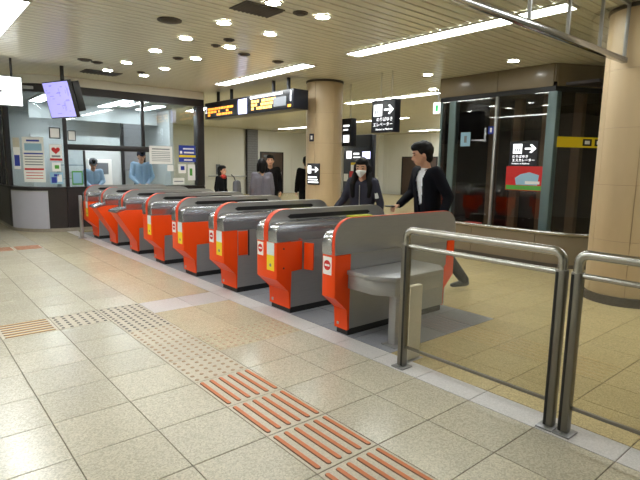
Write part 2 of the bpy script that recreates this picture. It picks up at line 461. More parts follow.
# far doors
def door(n, label, x0, x1, z1, plane, fr):
    if fr == '-y':
        d = tag(obj('door_%d' % n, box(x0, x1, plane-.05, plane-.01, 0, z1, .004), 'door'), label, 'door', None, 'structure')
        fb = nb(); abox(fb, x0-.06, x0-.001, plane-.07, plane-.01, 0, z1+.06); abox(fb, x1+.001, x1+.06, plane-.07, plane-.01, 0, z1+.06); abox(fb, x0-.001, x1+.001, plane-.07, plane-.01, z1+.001, z1+.06)
        obj('door_frame', fb, 'booth_dk', d); obj('door_handle', tube([(x1-.1, plane-.09, .95), (x1-.1, plane-.09, 1.15)], .015), 'steel', d)
        obj('door_plate', box(x0+.15, x0+.6, plane-.056, plane-.05, z1-.22, z1-.1), 'greypr', d)
    else:
        d = tag(obj('door_%d' % n, box(plane-.05, plane-.01, x0, x1, 0, z1, .004), 'door'), label, 'door', None, 'structure')
        fb = nb(); abox(fb, plane-.07, plane-.01, x0-.06, x0-.001, 0, z1+.06); abox(fb, plane-.07, plane-.01, x1+.001, x1+.06, 0, z1+.06); abox(fb, plane-.07, plane-.01, x0-.001, x1+.001, z1+.001, z1+.06)
        obj('door_frame', fb, 'booth_dk', d); obj('door_handle', tube([(plane-.09, x0+.1, .95), (plane-.09, x0+.1, 1.15)], .015), 'steel', d)
door(1, 'dark brown metal door in the far wall behind the grey coat person', 13.40, 14.76, 2.14, 19.985, '-y')
door(2, 'dark brown door in the right-hand wall behind the man in the suit', 13.6, 15.85, 2.02, 19.985, '-x')
# shallow wall pier on the right wall
struct('wall_pier', box(19.6, 19.985, 17.35, 18.6, 0, H), 'wall', 'shallow cream pier on the right-hand wall', 'pier', sm=False)
# wall box and handrail on far wall
tag(obj('wall_box', box(10.75, 10.95, 19.9, 19.985, 1.0, 1.5, .01), 'greypr'), 'small grey box fixed to the far cream wall left of the pilaster', 'box')
rl = thing('handrail', 'grey handrail running along the far cream wall', 'handrail', (11.4, 19.9, 0))
obj('rail', tube([(10.3, 19.88, .92), (12.44, 19.88, .92)], .03), 'steel', rl)
for xx in (10.6, 11.4, 12.2): obj('bracket', box(xx-.02, xx+.02, 19.85, 19.985, .90, .94), 'steel', rl)

# ---- big round columns
def column(cx, cy_, r, label):
    t = thing('column', label, 'column', (cx, cy_, 0))
    obj('core', cyl((cx, cy_), r-.012, 0, H, 48), 'stone_joint', t)
    bm = cyl((cx, cy_), r+.025, 0, .10, 48); obj('base_ring', bm, 'vent', t)
    obj('top_ring', cyl((cx, cy_), r+.012, H-.04, H-.001, 48), 'vent', t)
    nseg, rows = 6, 5; z0 = .101; hh = (H-.041-z0)/rows
    for k in range(rows):
        for s in range(nseg):
            bm = nb(); g = .003/r; a0 = 2*PI*s/nseg+g+.35; a1 = 2*PI*(s+1)/nseg-g+.35; n = 8
            vi = []
            for i in range(n+1):
                a = a0+(a1-a0)*i/n; col = []
                for rr, zz in ((r-.012, k*hh+z0+.002), (r, k*hh+z0+.002), (r, (k+1)*hh+z0-.002), (r-.012, (k+1)*hh+z0-.002)):
                    col.append(bm.verts.new((cx+rr*math.cos(a), cy_+rr*math.sin(a), zz)))
                vi.append(col)
            for i in range(n):
                for q in range(3): bm.faces.new((vi[i][q], vi[i+1][q], vi[i+1][q+1], vi[i][q+1]))
            for e in (vi[0], vi[-1]): bm.faces.new(e)
            obj('stone_panel', bm, 'stone', t)
    return t
column(5.09, -.51, .42, 'round travertine clad column at the right edge behind the glass barrier')
column(5.74, 5.85, .39, 'round travertine clad column in the middle beyond the gates')

# ---- fluorescent troughs
def trough(x, ya, yb, label, w=.28, mt='tube', z=H):
    t = thing('ceiling_light', label, 'light', (x, (ya+yb)/2, z-.03), group='long fluorescent ceiling lights')
    fb = nb(); abox(fb, x-w/2-.02, x-w/2, ya-.02, yb+.02, z-.024, z-.001); abox(fb, x+w/2, x+w/2+.02, ya-.02, yb+.02, z-.024, z-.001)
    abox(fb, x-w/2, x+w/2, ya-.02, ya, z-.024, z-.001); abox(fb, x-w/2, x+w/2, yb, yb+.02, z-.024, z-.001)
    obj('frame', fb, 'lamp_rim', t, sm=False)
    obj('diffuser', box(x-w/2, x+w/2, ya, yb, z-.016, z-.004), mt, t, sm=False)
trough(-.32, 4.0, 7.4, 'bright ceiling light strip cut off by the upper left corner', .28)
trough(-.32, -.6, 2.8, 'ceiling light strip over the tactile path in the foreground', .28)
trough(4.28, .02, 3.46, 'long bright ceiling light strip running toward the hanging glass curtain')
trough(4.28, 4.57, 7.76, 'bright ceiling light strip above the departure board')
trough(4.28, -4.6, -1.2, 'ceiling light strip beyond the right-hand column, nearest the viewer')
trough(8.56, 4.98, 8.17, 'bright ceiling light strip above the hanging lift sign')
trough(8.56, 9.3, 12.5, 'ceiling light strip further back behind the middle column')
trough(12.9, 9.6, 12.4, 'ceiling light strip seen just below the top of the hanging lift sign', .22)
trough(13.4, 16.0, 18.3, 'ceiling light strip close to the far wall left of the middle column', .3)
trough(18.35, 10.2, 14.1, 'farthest ceiling light strip in front of the right-hand wall', .3)
trough(6.4, 15.6, 19.0, 'added fill light strip, unseen behind the ticket office')  # out of view, added to brighten the far wall
trough(6.4, 10.2, 13.8, 'added fill light strip, hidden behind the departure board')  # covered by the board and booth, added as more light for the far wall
trough(12.9, 1.6, 5.8, 'added fill light strip, unseen behind the lift shaft')  # continues a row out of sight, added to lift the right of the hall
trough(17.2, 3.0, 7.6, 'added fill light strip, unseen far behind the lift shaft')  # unseen strip added to throw light on the right-hand wall
trough(-4.6, -.6, 2.8, 'ceiling light strip over the left concourse, near', .28)
trough(-4.6, 4.0, 7.4, 'ceiling light strip over the left concourse, farther', .28)

# ---- downlights
def downlight(x, y, label):
    t = thing('downlight', label, 'downlight', (x, y, H-.02), group='round recessed downlights')
    n = 24; bm = nb(); rs = [(.086, H-.012), (.105, H-.012), (.11, H-.001)]
    rr = [[bm.verts.new((x+r*math.cos(2*PI*i/n), y+r*math.sin(2*PI*i/n), z)) for i in range(n)] for r, z in rs]
    for a, b in zip(rr, rr[1:]):
        for i in range(n): bm.faces.new((a[i], a[(i+1) % n], b[(i+1) % n], b[i]))
    obj('rim', bm, 'lamp_rim', t)
    obj('lamp', cyl((x, y), .085, H-.010, H-.003, 24), 'down', t)
ordn = ['nearest', 'second nearest', 'third nearest', 'fourth nearest', 'fifth nearest', 'farthest']
for i, y in enumerate((2.19, 3.28, 4.37, 5.48, 6.78, 7.84)):
    downlight(1.86, y, '%s round downlight in the left row above the gate entrances' % ordn[i])
for i, y in enumerate((2.22, 3.33, 4.415, 5.56, 6.85, 7.91)):
    downlight(2.6, y, '%s round downlight in the right row above the gates' % ordn[i])
downlight(6.53, 1.96, 'round downlight in front of the glass lift shaft')
downlight(6.56, 3.75, 'round downlight right of the hanging lift sign')
downlight(8.1, 4.81, 'round downlight just above the small green exit sign')

# ---- ceiling fittings
v = thing('ceiling_vent', 'large dark square ceiling air vent beside the nearest downlight', 'vent', (1.86, 2.51, H-.03))
obj('frame', box(1.60, 2.12, 2.32, 2.70, H-.010, H-.001), 'vent', v, sm=False)
for i in range(9): obj('louvre', prism([(1.63+i*.055, H-.011), (1.66+i*.055, H-.024), (1.665+i*.055, H-.024), (1.64+i*.055, H-.011)], 2.34, 2.68), 'vent', v, sm=False)
v = thing('ceiling_vent', 'narrow dark ceiling grille close to the ticket office', 'vent', (1.86, 8.2, H-.03))
obj('frame', box(1.5, 2.2, 7.98, 8.42, H-.010, H-.001), 'vent', v, sm=False)
for i in range(9): obj('louvre', prism([(1.53+i*.07, H-.011), (1.57+i*.07, H-.024), (1.575+i*.07, H-.024), (1.54+i*.07, H-.011)], 8.0, 8.4), 'vent', v, sm=False)
def fitting(x, y, r, name, label, cat):
    t = thing(name, label, cat, (x, y, H-.03))
    obj('flange', cyl((x, y), r, H-.012, H-.001, 24, None, r), 'vent', t)
    obj('cover', cyl((x, y), r*.55, H-.030, H-.012, 20, None, r*.75), 'vent', t)
fitting(1.30, 3.65, .15, 'ceiling_speaker', 'large round dark ceiling speaker left of the downlight rows', 'speaker')
fitting(2.31, 2.28, .09, 'smoke_detector', 'round dark detector right of the large ceiling vent', 'detector')
fitting(2.375, 4.45, .07, 'smoke_detector', 'small dark detector, left one of a pair between the downlights', 'detector')
fitting(2.35, 4.01, .08, 'smoke_detector', 'small dark detector, right one of a pair between the downlights', 'detector')
fitting(3.02, 4.69, .10, 'smoke_detector', 'dark round detector above the departure board near the light strip', 'detector')
fitting(3.76, 4.79, .10, 'smoke_detector', 'dark round detector just above the light strip over the board', 'detector')
fitting(2.37, 5.76, .09, 'smoke_detector', 'small dark detector between the fourth downlights', 'detector')
fitting(1.23, 7.06, .12, 'ceiling_speaker', 'dark round ceiling speaker above the map screen, left one', 'speaker')
fitting(1.46, 7.15, .10, 'ceiling_speaker', 'dark round ceiling speaker above the map screen, right one', 'speaker')
fitting(2.41, 7.56, .08, 'smoke_detector', 'small dark detector near the farthest downlights', 'detector')

# ---- hanging glass smoke curtain
t = thing('smoke_curtain', 'hanging glass smoke curtain with steel frame between ceiling and right column', 'glass panel', (2.7, -.42, 2.68))
yc = -.42
obj('bottom_rail', box(.2, 4.675, yc-.03, yc+.03, 2.68, 2.735, .006), 'chrome', t)
obj('top_rail', box(.2, 4.675, yc-.015, yc+.015, H-.03, H-.001), 'steel', t)
mx = [.2, 1.0, 1.8, 2.6, 3.3, 4.0, 4.65]
for a in mx: obj('mullion', box(a-.012, a+.012, yc-.016, yc+.016, 2.735, H-.03, .003), 'steel', t)
for a, b in zip(mx, mx[1:]): obj('glass_pane', box(a+.013, b-.013, yc-.003, yc+.003, 2.736, H-.031), 'glass_hang', t, sm=False)

# ================================================================== TICKET GATES
XM = 2.23                                    # mid length of every gate
def mir(pts): return pts + [(2*XM-x, z) for x, z in reversed(pts)]
def arc(cx, cz, rx, rz, a0, a1, n): return [(cx+rx*math.cos(math.radians(a0+(a1-a0)*i/n)), cz+rz*math.sin(math.radians(a0+(a1-a0)*i/n))) for i in range(n+1)]
SHOULDER = mir([(1.357, .755), (1.357, .86)] + arc(1.457, .86, .10, .10, 180, 90, 8)[1:])
FIN = mir([(1.361, .755), (1.361, .88)] + arc(1.575, .88, .214, .19, 180, 90, 10)[1:])
def sticker_no_entry(g, y0, y1, z0, z1, xf):
    o = (xf, 0, 0); fr = '-x'                # u = -y
    s = obj('no_entry_sticker', slab(o, fr, -y1, -y0, z0, z1, .0015), 'white', g)
    uc, zc, r = -(y0+y1)/2, (z0+z1)/2+.004, min((y1-y0)*.40, (z1-z0)*.36)
    obj('red_disc', shape(o, fr, disc_pts(uc, zc, r), .001, .0016), 'red', s, sm=False)
    obj('white_bar', slab(o, fr, uc-r*.72, uc+r*.72, zc-r*.2, zc+r*.2, .0008, .0027), 'white', s)
def sticker_yellow(g, y0, y1, z0, z1, xf):
    o = (xf, 0, 0); fr = '-x'; zm = z0+(z1-z0)*.55
    s = obj('guide_sticker', slab(o, fr, -y1, -y0, z0, zm, .0015), 'yellow', g)
    obj('pale_panel', slab(o, fr, -y1, -y0, zm+.0005, z1, .0015), 'pale', s)
    obj('pictogram', shape(o, fr, disc_pts(-(y0+y1)/2, z0+(zm-z0)*.35, .018, 12), .001, .0016), 'greypr', s, sm=False)
def band(g, y0, y1, x_end):
    """red trim following the fin's front arc"""
    pts = [(1.361, .757), (1.361, .88)] + arc(1.575, .88, .214, .19, 180, 90, 12)[1:] + [(x_end, 1.07)]
    bm = nb(); prev = None
    for i, (x, z) in enumerate(pts):
        n = Vector((-1, 0, 0)) if i < 2 else (Vector((0, 0, 1)) if i >= 14 else Vector((x-1.575, 0, (z-.88)*1.05)).normalized())
        row = [bm.verts.new((x+n.x*.004, y0, z+n.z*.004)), bm.verts.new((x+n.x*.004, y1, z+n.z*.004)), bm.verts.new((x-n.x*.002, y1, z-n.z*.002)), bm.verts.new((x-n.x*.002, y0, z-n.z*.002))]
        if prev:
            for k in range(4): bm.faces.new((prev[k], prev[(k+1) % 4], row[(k+1) % 4], row[k]))
        else: bm.faces.new(row)
        prev = row
    bm.faces.new(prev[::-1])
    obj('red_trim', bm, 'red_trim', g)
WORDS = ['second', 'third', 'fourth', 'fifth', 'sixth', 'seventh']
def gate(k, label, style):
    yf = .693+1.065*k; yn = yf-.36
    g = thing('ticket_gate', label, 'ticket gate', (XM, yf-.18, 0), group='row of ticket gates')
    obj('plinth', box(1.545, 2*XM-1.545, yn+.012, yf-.012, 0, .065), 'plinth', g)
    obj('cabinet', box(1.546, 2*XM-1.60, yn+.002, yf-.002, .065, .755), 'steel_dk', g)
    if style == 'wedge':
        pf = [(1.205, .715), (1.525, .215), (1.525, .055), (1.56, .055), (1.56, .45), (1.90, .45), (1.90, .754), (1.36, .754)]
        obj('front_cover', prism(pf, yn, yf, .006), 'orange', g)
        obj('ticket_tray', prism([(1.185, .712), (1.36, .757), (1.36, .80), (1.195, .745)], yn-.004, yf+.004, .004), 'chrome', g)
        xf = None
    else:
        xs_ = {'flap': 1.69, 'panel': 1.69, 'plain': 1.90}[style]
        pf = [(1.365, .754), (1.365, .375), (1.525, .235), (1.525, .055), (1.545, .055), (1.545, .45), (xs_, .45), (xs_, .754)]
        if style == 'panel':
            pf[6] = (1.552, .45); pf[7] = (1.552, .754)
            obj('side_panel', box(1.558, 1.69, yn-.004, yn+.03, .452, .742, .004), 'orange', g)
            obj('panel_frame', box(1.695, 1.712, yn-.003, yn+.02, .44, .754, .002), 'black', g)
        obj('front_cover', prism(pf, yn, yf, .006), 'orange', g)
        xf = 1.365
    rp = [(2*XM-x, z) for x, z in [(1.365, .754), (1.365, .375), (1.525, .235), (1.525, .055), (1.60, .055), (1.60, .40), (1.67, .455), (1.80, .455), (1.80, .754)]]
    obj('rear_cover', prism(rp, yn, yf, .006), 'orange', g)
    if style == 'flap':
        bm = nb(); a = math.radians(-72)
        q = box(0, .115, -.012, .012, .45, .735, .008)
        merge(bm, q, Matrix.Translation((1.712, yn-.006, 0)) @ Matrix.Rotation(a, 4, 'Z'))
        obj('flap_door', bm, 'orange', g)
        for zz in (.49, .69): obj('hinge_bolt', cyl((1.45, yn-.002), .008, zz-.008, zz+.008, 10), 'black', g)
    # stainless top: two shoulders, the raised fin between them
    obj('top_housing', prism(SHOULDER, yf-.138, yf+.002, .012), 'chrome', g)
    obj('top_housing', prism(SHOULDER, yn-.002, yf-.214, .010, 3), 'chrome', g)
    obj('fin', prism(FIN, yf-.214, yf-.138, .006), 'steel', g)
    band(g, yf-.213, yf-.139, 1.64)
    obj('slot', prism([(1.60, .995), (1.64, 1.018), (2.78, 1.018), (2.82, .995), (2.78, .972), (1.64, .972)], yf-.2165, yf-.2135), 'black', g)
    obj('ticket_window', box(1.70, 2.30, yn+.03, yf-.235, .959, .963, .001), 'black', g)
    obj('card_reader', box(2.42, 2.74, yn+.02, yf-.232, .959, .970, .004), 'lime', g)
    if xf:
        if k in (1, 2, 3): sticker_no_entry(g, yf-.118, yf-.012, .595, .735, xf)
        sticker_yellow(g, yf-.315, yf-.185, .46, .75, xf)
    else:
        pass
    obj('lock', slab((1.525, yf-.06, .10), '-x', -.015, .015, -.015, .015, .003), 'steel', g)
    return g
gate(1, 'orange and steel ticket gate with an open orange flap, second from the glass barrier', 'flap')
gate(2, 'orange and steel ticket gate with a framed orange side panel, third from the glass barrier', 'panel')
gate(3, 'orange and steel ticket gate with a no-entry sticker, fourth from the glass barrier', 'plain')
gate(4, 'orange and steel ticket gate without a no-entry sticker, fifth from the glass barrier', 'plain')
gate(5, 'orange ticket gate with a projecting wedge front, the nearer of the two wedge gates', 'wedge')
gate(6, 'orange ticket gate with a projecting wedge front, the farther of the two wedge gates', 'wedge')
gate(7, 'farthest orange and steel ticket gate, next to the ticket office', 'plain')

# end gate with plain steel fin and side
def end_gate():
    yf, yn = .693, .523
    g = thing('ticket_gate', 'nearest ticket gate with a plain steel side wall, next to the glass barrier', 'ticket gate', (XM, (yf+yn)/2, 0), group='row of ticket gates')
    obj('plinth', box(1.545, 2*XM-1.545, yn+.012, yf-.012, 0, .065), 'plinth', g)
    obj('cabinet', box(1.545, 2*XM-1.50, yn+.001, yf-.002, .065, .755), 'steel_dk', g)
    pf = [(1.365, .754), (1.365, .375), (1.522, .245), (1.522, .055), (1.552, .055), (1.552, .754)]
    obj('front_cover', prism(pf, yn-.003, yf, .006), 'orange', g)
    rp = [(2*XM-x, z) for x, z in [(1.365, .754), (1.365, .375), (1.522, .245), (1.522, .055), (1.53, .055), (1.53, .48), (1.50, .50), (1.50, .754)]]
    obj('rear_cover', prism(rp, yn-.003, yf, .006), 'orange', g)
    obj('top_housing', prism(SHOULDER, yn+.042, yf+.002, .012), 'chrome', g)
    fin = mir([(1.361, .757), (1.361, .90)] + arc(1.56, .90, .199, .175, 180, 90, 10)[1:])
    obj('fin', prism(fin, yn-.004, yn+.040, .004), 'steel_dk', g)
    bm = nb(); prev = None
    for i, (x, z) in enumerate(fin):
        n = Vector((-1, 0, 0)) if i < 2 else Vector((1, 0, 0)) if i > len(fin)-3 else Vector((x-1.56, 0, z-.90)).normalized() if x < 1.56 else Vector((x-2.90, 0, z-.90)).normalized() if x > 2.9 else Vector((0, 0, 1))
        row = [bm.verts.new((x+n.x*a, y, z+n.z*a)) for a, y in ((.004, yn), (.004, yn+.034), (-.002, yn+.034), (-.002, yn))]
        if prev:
            for q in range(4): bm.faces.new((prev[q], prev[(q+1) % 4], row[(q+1) % 4], row[q]))
        else: bm.faces.new(row)
        prev = row
    bm.faces.new(prev[::-1]); obj('red_trim', bm, 'red_trim', g)
    obj('seam', box(1.56, 2*XM-1.52, yn-.006, yn-.003, .753, .757), 'steel', g)
    sticker_no_entry(g, yn+.045, yf-.012, .575, .735, 1.365)
    obj('lock', slab((1.522, yf-.05, .10), '-x', -.012, .012, -.012, .012, .003), 'steel', g)
end_gate()

# side counter fixed beside the end gate
t = thing('side_counter', 'low steel counter box with chamfered corners beside the nearest gate', 'counter', (1.95, .28, 0))
plan = [(1.50, .512), (1.50, .20), (1.62, .04), (2.26, .04), (2.40, .18), (2.40, .512)]
plan2 = [(1.515, .512), (1.515, .21), (1.627, .055), (2.253, .055), (2.385, .187), (2.385, .512)]
obj('top_plate', vprism(plan, .575, .615, .006), 'steel_dk', t)
obj('box_body', vprism(plan2, .45, .5745, .004), 'steel_dk', t)
obj('leg', box(1.66, 1.74, .07, .15, .012, .4495, .006), 'steel_dk', t)
obj('foot_plate', box(1.62, 1.78, .03, .19, 0, .012, .003), 'steel_dk', t)
# cream post behind the barrier
t = thing('floor_post', 'short flat cream metal post behind the first barrier upright', 'post', (1.575, -.19, 0))
obj('body', box(1.50, 1.65, -.215, -.165, .006, .61, .012), 'cream_post', t)
obj('foot_plate', box(1.48, 1.67, -.235, -.145, 0, .006, .002), 'steel', t)
# end post at the far end of the gate row
t = thing('end_post', 'short grey steel post between the farthest gate and the ticket office', 'post', (1.31, 8.12, 0))
obj('tube', box(1.28, 1.34, 8.09, 8.15, .01, .86, .012), 'steel', t); obj('foot_plate', box(1.24, 1.38, 8.05, 8.19, 0, .01, .002), 'steel', t)

# ---- glass barriers
def barrier(ya, yb, label):
    """upright nearest the gates at ya, the other end at yb < ya"""
    xb = 1.385
    t = thing('glass_barrier', label, 'barrier', (xb, (ya+yb)/2, 0))
    r = .027; top = 1.065
    path = [(xb, ya-.036, .94)]
    path += [(xb, ya-.036-.055*(1-math.cos(a)), top-.055+.055*math.sin(a)) for a in [PI/2*i/6 for i in range(7)]]
    path += [(xb, yb+.036+.055*(1-math.cos(a)), top-.055+.055*math.sin(a)) for a in [PI/2*i/6 for i in range(6, -1, -1)]]
    path += [(xb, yb+.036, .94)]
    obj('top_rail', tube(path, r, 16), 'rail', t)
    for yy in (ya-.036, yb+.036):
        p = obj('upright', box(xb-.028, xb+.028, yy-.031, yy+.031, .012, .965, .012), 'upright', t)
        s = 1 if yy < -.9 else -1
        obj('groove', box(xb-.0305, xb-.0275, yy+s*.016-.008 if True else 0, yy+s*.016+.008, .02, .95), 'black', p)
        b = obj('base_plate', box(xb-.06, xb+.06, yy-.055 if yb < -2 or yy > -.9 else yy-.042, yy+.055 if not (yb < -2 and yy > -1.7) else yy+.042, 0, .012, .003), 'steel_dk', t)
        obj('bolt', cyl((xb-.047, yy), .007, .012, .019, 8), 'steel', b); obj('bolt', cyl((xb+.047, yy), .007, .012, .019, 8), 'steel', b)
    a, b = yb+.068, ya-.068
    obj('middle_rail', tube([(xb, a-.002, .945), (xb, b+.002, .945)], .017, 12), 'rail', t)
    obj('bottom_rail', box(xb-.010, xb+.010, a, b, .158, .178, .003), 'upright', t)
    obj('glass_pane', box(xb-.004, xb+.004, a+.001, b-.001, .1785, .927), 'glass', t, sm=False)
barrier(-.215, -1.44, 'glass barrier with steel rails next to the nearest gate')
barrier(-1.456, -3.9, 'glass barrier with steel rails cut off by the right edge')

# ================================================================== TICKET OFFICE
YB = 9.3
t = thing('ticket_office', 'dark framed glazed ticket office booth with curved front corner', 'booth', (2.6, 11, 0))
# plan line of the front: side wall, curved corner, front wall
cor = [(.42, 10.35)] + [(.42+.93*(1-math.cos(a)), 10.35-1.05*math.sin(a)) for a in [PI/2*i/8 for i in range(1, 9)]]
def wallstrip(pts, z0, z1, th, bm=None):
    out = bm or nb(); n = len(pts); P = [Vector((x, y, 0)) for x, y in pts]; N = []
    for i in range(n):
        d = (P[min(i+1, n-1)]-P[max(i-1, 0)]).normalized(); N.append(Vector((-d.y, d.x, 0)))   # inward (left of travel)
    rows = [[out.verts.new((p.x, p.y, z0)), out.verts.new((p.x, p.y, z1)), out.verts.new((p.x+q.x*th, p.y+q.y*th, z1)), out.verts.new((p.x+q.x*th, p.y+q.y*th, z0))] for p, q in zip(P, N)]
    for a, b in zip(rows, rows[1:]):
        for k in range(4): out.faces.new((a[k], b[k], b[(k+1) % 4], a[(k+1) % 4]))
    out.faces.new(rows[0]); out.faces.new(rows[-1][::-1]); return out
side = [(.42, 15.0), (.42, 10.36)]
front = [(1.36, YB), (4.66, YB)]
obj('lower_wall', wallstrip(side, .08, .93, .12), 'booth_panel', t); obj('lower_wall', wallstrip(cor, .08, .93, .12), 'booth_panel', t)
obj('lower_wall', wallstrip(front, .08, .93, .12), 'booth_panel', t)
obj('stone_base', wallstrip(side + cor[1:] + front, 0, .08, .14), 'booth_base', t)
gp = [(x-.012*(1-i/8), y-.018) for i, (x, y) in enumerate(cor[1:7])]
obj('corner_panel', wallstrip(gp, .075, .875, .012), 'booth_grey', t, label='pale grey curved sheet panel')
obj('corner_cap', wallstrip([(x-.004, y-.006) for x, y in gp], .876, .895, .03), 'steel', t)
obj('sill', wallstrip([(x-.03, y-.03) for x, y in side+cor[1:]+front], .931, .975, .22), 'booth_dk', t)
obj('top_beam', wallstrip(side+cor[1:]+front, 2.95, 3.12, .14), 'booth_dk', t)
obj('soffit', wallstrip(side+cor[1:]+front, 3.121, H-.002, .14), 'wall', t)
def mull(x, y, w=.07, d=.09, z0=.976, z1=2.949): return obj('mullion', box(x-w/2, x+w/2, y, y+d, z0, z1, .006), 'booth_dk', t)
mull(1.39, YB+.005); mull(3.09, YB+.005, .06, .09, 1.901, 2.949); mull(1.755, YB+.01, .04, .06, .976, 1.77)
obj('corner_post', box(4.46, 4.66, YB+.005, YB+.2, .976, 2.949, .006), 'booth_dk', t)
obj('mullion', box(.40, .50, 10.22, 10.42, .976, 2.949, .006), 'booth_dk', t)
for yy in (11.0, 11.7, 12.6, 13.8): obj('mullion', box(.41, .49, yy, yy+.2, .976, 2.949, .006), 'booth_dk', t)
obj('transom', box(1.426, 3.216, YB+.01, YB+.08, 1.775, 1.90, .006), 'booth_dk', t)
obj('glass_pane', box(1.426, 3.058, YB+.035, YB+.043, 1.902, 2.948), 'glass_booth', t, sm=False)
obj('glass_pane', box(1.427, 1.734, YB+.035, YB+.043, .977, 1.773), 'glass_booth', t, sm=False)
obj('glass_pane', box(3.217, 4.458, YB+.035, YB+.043, .977, 1.90), 'glass_booth', t, sm=False); obj('glass_pane', box(3.122, 4.458, YB+.035, YB+.043, 1.902, 2.948), 'glass_booth', t, sm=False)
obj('curved_glass', wallstrip([(x+.03*(1 if i < 5 else .4), y+.035) for i, (x, y) in enumerate(cor[1:8])]+[(1.352, YB+.035)], .977, 2.948, .008), 'glass_booth', t)
for a, b in ((10.43, 10.99), (11.21, 11.69), (11.91, 12.59), (12.81, 13.79)):
    obj('glass_pane', box(.445, .453, a, b, .977, 2.948), 'glass_booth', t, sm=False)
# office shell and fittings
obj('rear_wall', box(.42, 4.66, 15.0, 15.12, 0, 3.12), 'booth_in', t, sm=False)
obj('side_wall', box(4.56, 4.66, 11.2, 15.0, 0, 3.12), 'booth_in', t, sm=False)
obj('office_ceiling', box(.56, 4.56, 9.46, 14.99, 3.0, 3.06), 'booth_ceil', t, sm=False)
obj('inner_partition', box(1.2, 3.4, 11.9, 11.98, 0, 2.2), 'booth_in', t, sm=False)
obj('back_door_frame', box(3.45, 3.52, 11.9, 11.98, 0, 2.6), 'booth_dk', t); obj('back_door_frame', box(4.05, 4.12, 11.9, 11.98, 0, 2.6), 'booth_dk', t)
obj('back_panel', box(3.52, 4.05, 11.92, 11.96, 1.3, 2.6), 'wall_dk', t)
obj('header_panel', box(1.2, 4.5, 11.9, 11.98, 2.6, 3.0), 'booth_in', t, sm=False)
def office_light(x, ya, yb, label, w=.25):
    q = thing('office_light', label, 'light', (x, (ya+yb)/2, 2.96), group='lights inside the ticket office')
    obj('housing', box(x-w/2-.03, x+w/2+.03, ya-.03, yb+.03, 2.975, 2.999, .004), 'white', q)
    obj('diffuser', box(x-w/2, x+w/2, ya, yb, 2.962, 2.975), 'tube_in', q, sm=False)
office_light(2.9, 9.7, 11.6, 'long white office light behind the upper booth window')
office_light(1.3, 9.9, 11.6, 'white office light behind the curved corner glass')
office_light(3.9, 10.2, 11.6, 'white office light over the right end of the booth')
office_light(2.2, 12.4, 14.4, 'white office light at the back of the booth')
c = thing('office_counter', 'grey service counter inside the ticket office window', 'counter', (2.4, 9.75, 0))
obj('worktop', box(1.45, 4.42, 9.46, 9.84, .85, .89, .006), 'furn', c); obj('body', box(1.5, 4.38, 9.50, 9.80, 0, .849), 'furn', c)
c = thing('filing_cabinet', 'pale cabinet against the partition inside the ticket office', 'cabinet', (2.1, 11.7, 0))
obj('body', box(1.75, 2.35, 11.5, 11.89, 0, 1.45, .01), 'furn', c)
for k in range(4): dr = obj('drawer', box(1.77, 2.33, 11.485, 11.499, .06+k*.345, .38+k*.345, .004), 'booth_in', c); obj('handle', box(1.98, 2.12, 11.47, 11.484, .2+k*.345, .22+k*.345), 'steel', dr)
c = thing('ticket_machine', 'white equipment rack standing behind the seated clerk', 'machine', (2.75, 11.7, 0))
obj('body', box(2.45, 3.05, 11.55, 11.89, 0, 1.6, .01), 'white', c); obj('screen', box(2.55, 2.95, 11.54, 11.549, 1.2, 1.5), 'greypr', c)
for k in range(3): obj('shelf', box(2.48, 3.02, 11.50, 11.549, .4+k*.22, .42+k*.22), 'black', c)
# papers and notices on the glass (flat print)
def notice(name, label, cat, o, fr, u0, u1, v0, v1, base, parts=(), t=.003):
    q = obj(name, slab(o, fr, u0, u1, v0, v1, t), base); tag(q, label, cat)
    for nm, m_, a, b, c_, d in parts:
        obj(nm, slab(o, fr, u0+(u1-u0)*a, u0+(u1-u0)*b, v0+(v1-v0)*c_, v0+(v1-v0)*d, .001, t+.0004), m_, q)
    return q
fo = (0, YB+.033, 0)
ROWS = [('text_row', 'greypr', .12, .88, .80, .86)] + [('text_row', 'greypr', .1, .9, .66-.1*k, .69-.1*k) for k in range(6)]
notice('paper_notice', 'large white paper notice taped to the booth glass right of the clerks', 'notice', fo, '-y', 3.22, 3.80, 1.50, 1.93, 'white', ROWS)
notice('paper_note', 'small white slip of paper under the large booth notice', 'notice', fo, '-y', 3.66, 3.82, 1.33, 1.48, 'white')
notice('info_sign', 'blue and yellow sign on the booth glass beside the right corner post', 'sign', fo, '-y', 3.97, 4.42, 1.56, 1.97, 'blue',
       [('yellow_band', 'yellow', 0, 1, .28, .42), ('white_text', 'white', .25, .9, .75, .84), ('white_text', 'white', .3, .9, .52, .62), ('white_icon', 'white', .06, .2, .5, .66), ('white_text', 'white', .3, .8, .08, .16)])
notice('paper_leaflet', 'small leaflet with a blue square on the booth glass below the blue sign', 'notice', fo, '-y', 3.95, 4.15, 1.28, 1.50, 'white', [('blue_square', 'blue', .3, .8, .35, .8)])
notice('paper_leaflet', 'white and green leaflet on the booth glass beside the corner post', 'notice', fo, '-y', 4.20, 4.40, 1.10, 1.50, 'white', [('green_shape', 'green', .25, .6, .3, .75)])
notice('paper_card', 'white card standing low on the right booth window', 'notice', fo, '-y', 3.80, 4.10, 1.0, 1.16, 'white', [('text_row', 'greypr', .1, .9, .4, .55)])
notice('framed_certificate', 'framed certificate on the booth glass right of the curved corner', 'frame', fo, '-y', 1.44, 1.60, 1.97, 2.19, 'black', [('paper', 'white', .1, .9, .08, .92)])
notice('green_leaflet', 'pale green leaflet low on the narrow booth side light', 'notice', fo, '-y', 1.48, 1.70, 1.02, 1.32, 'green', [('pale_area', 'skyblue', .1, .9, .1, .9)])
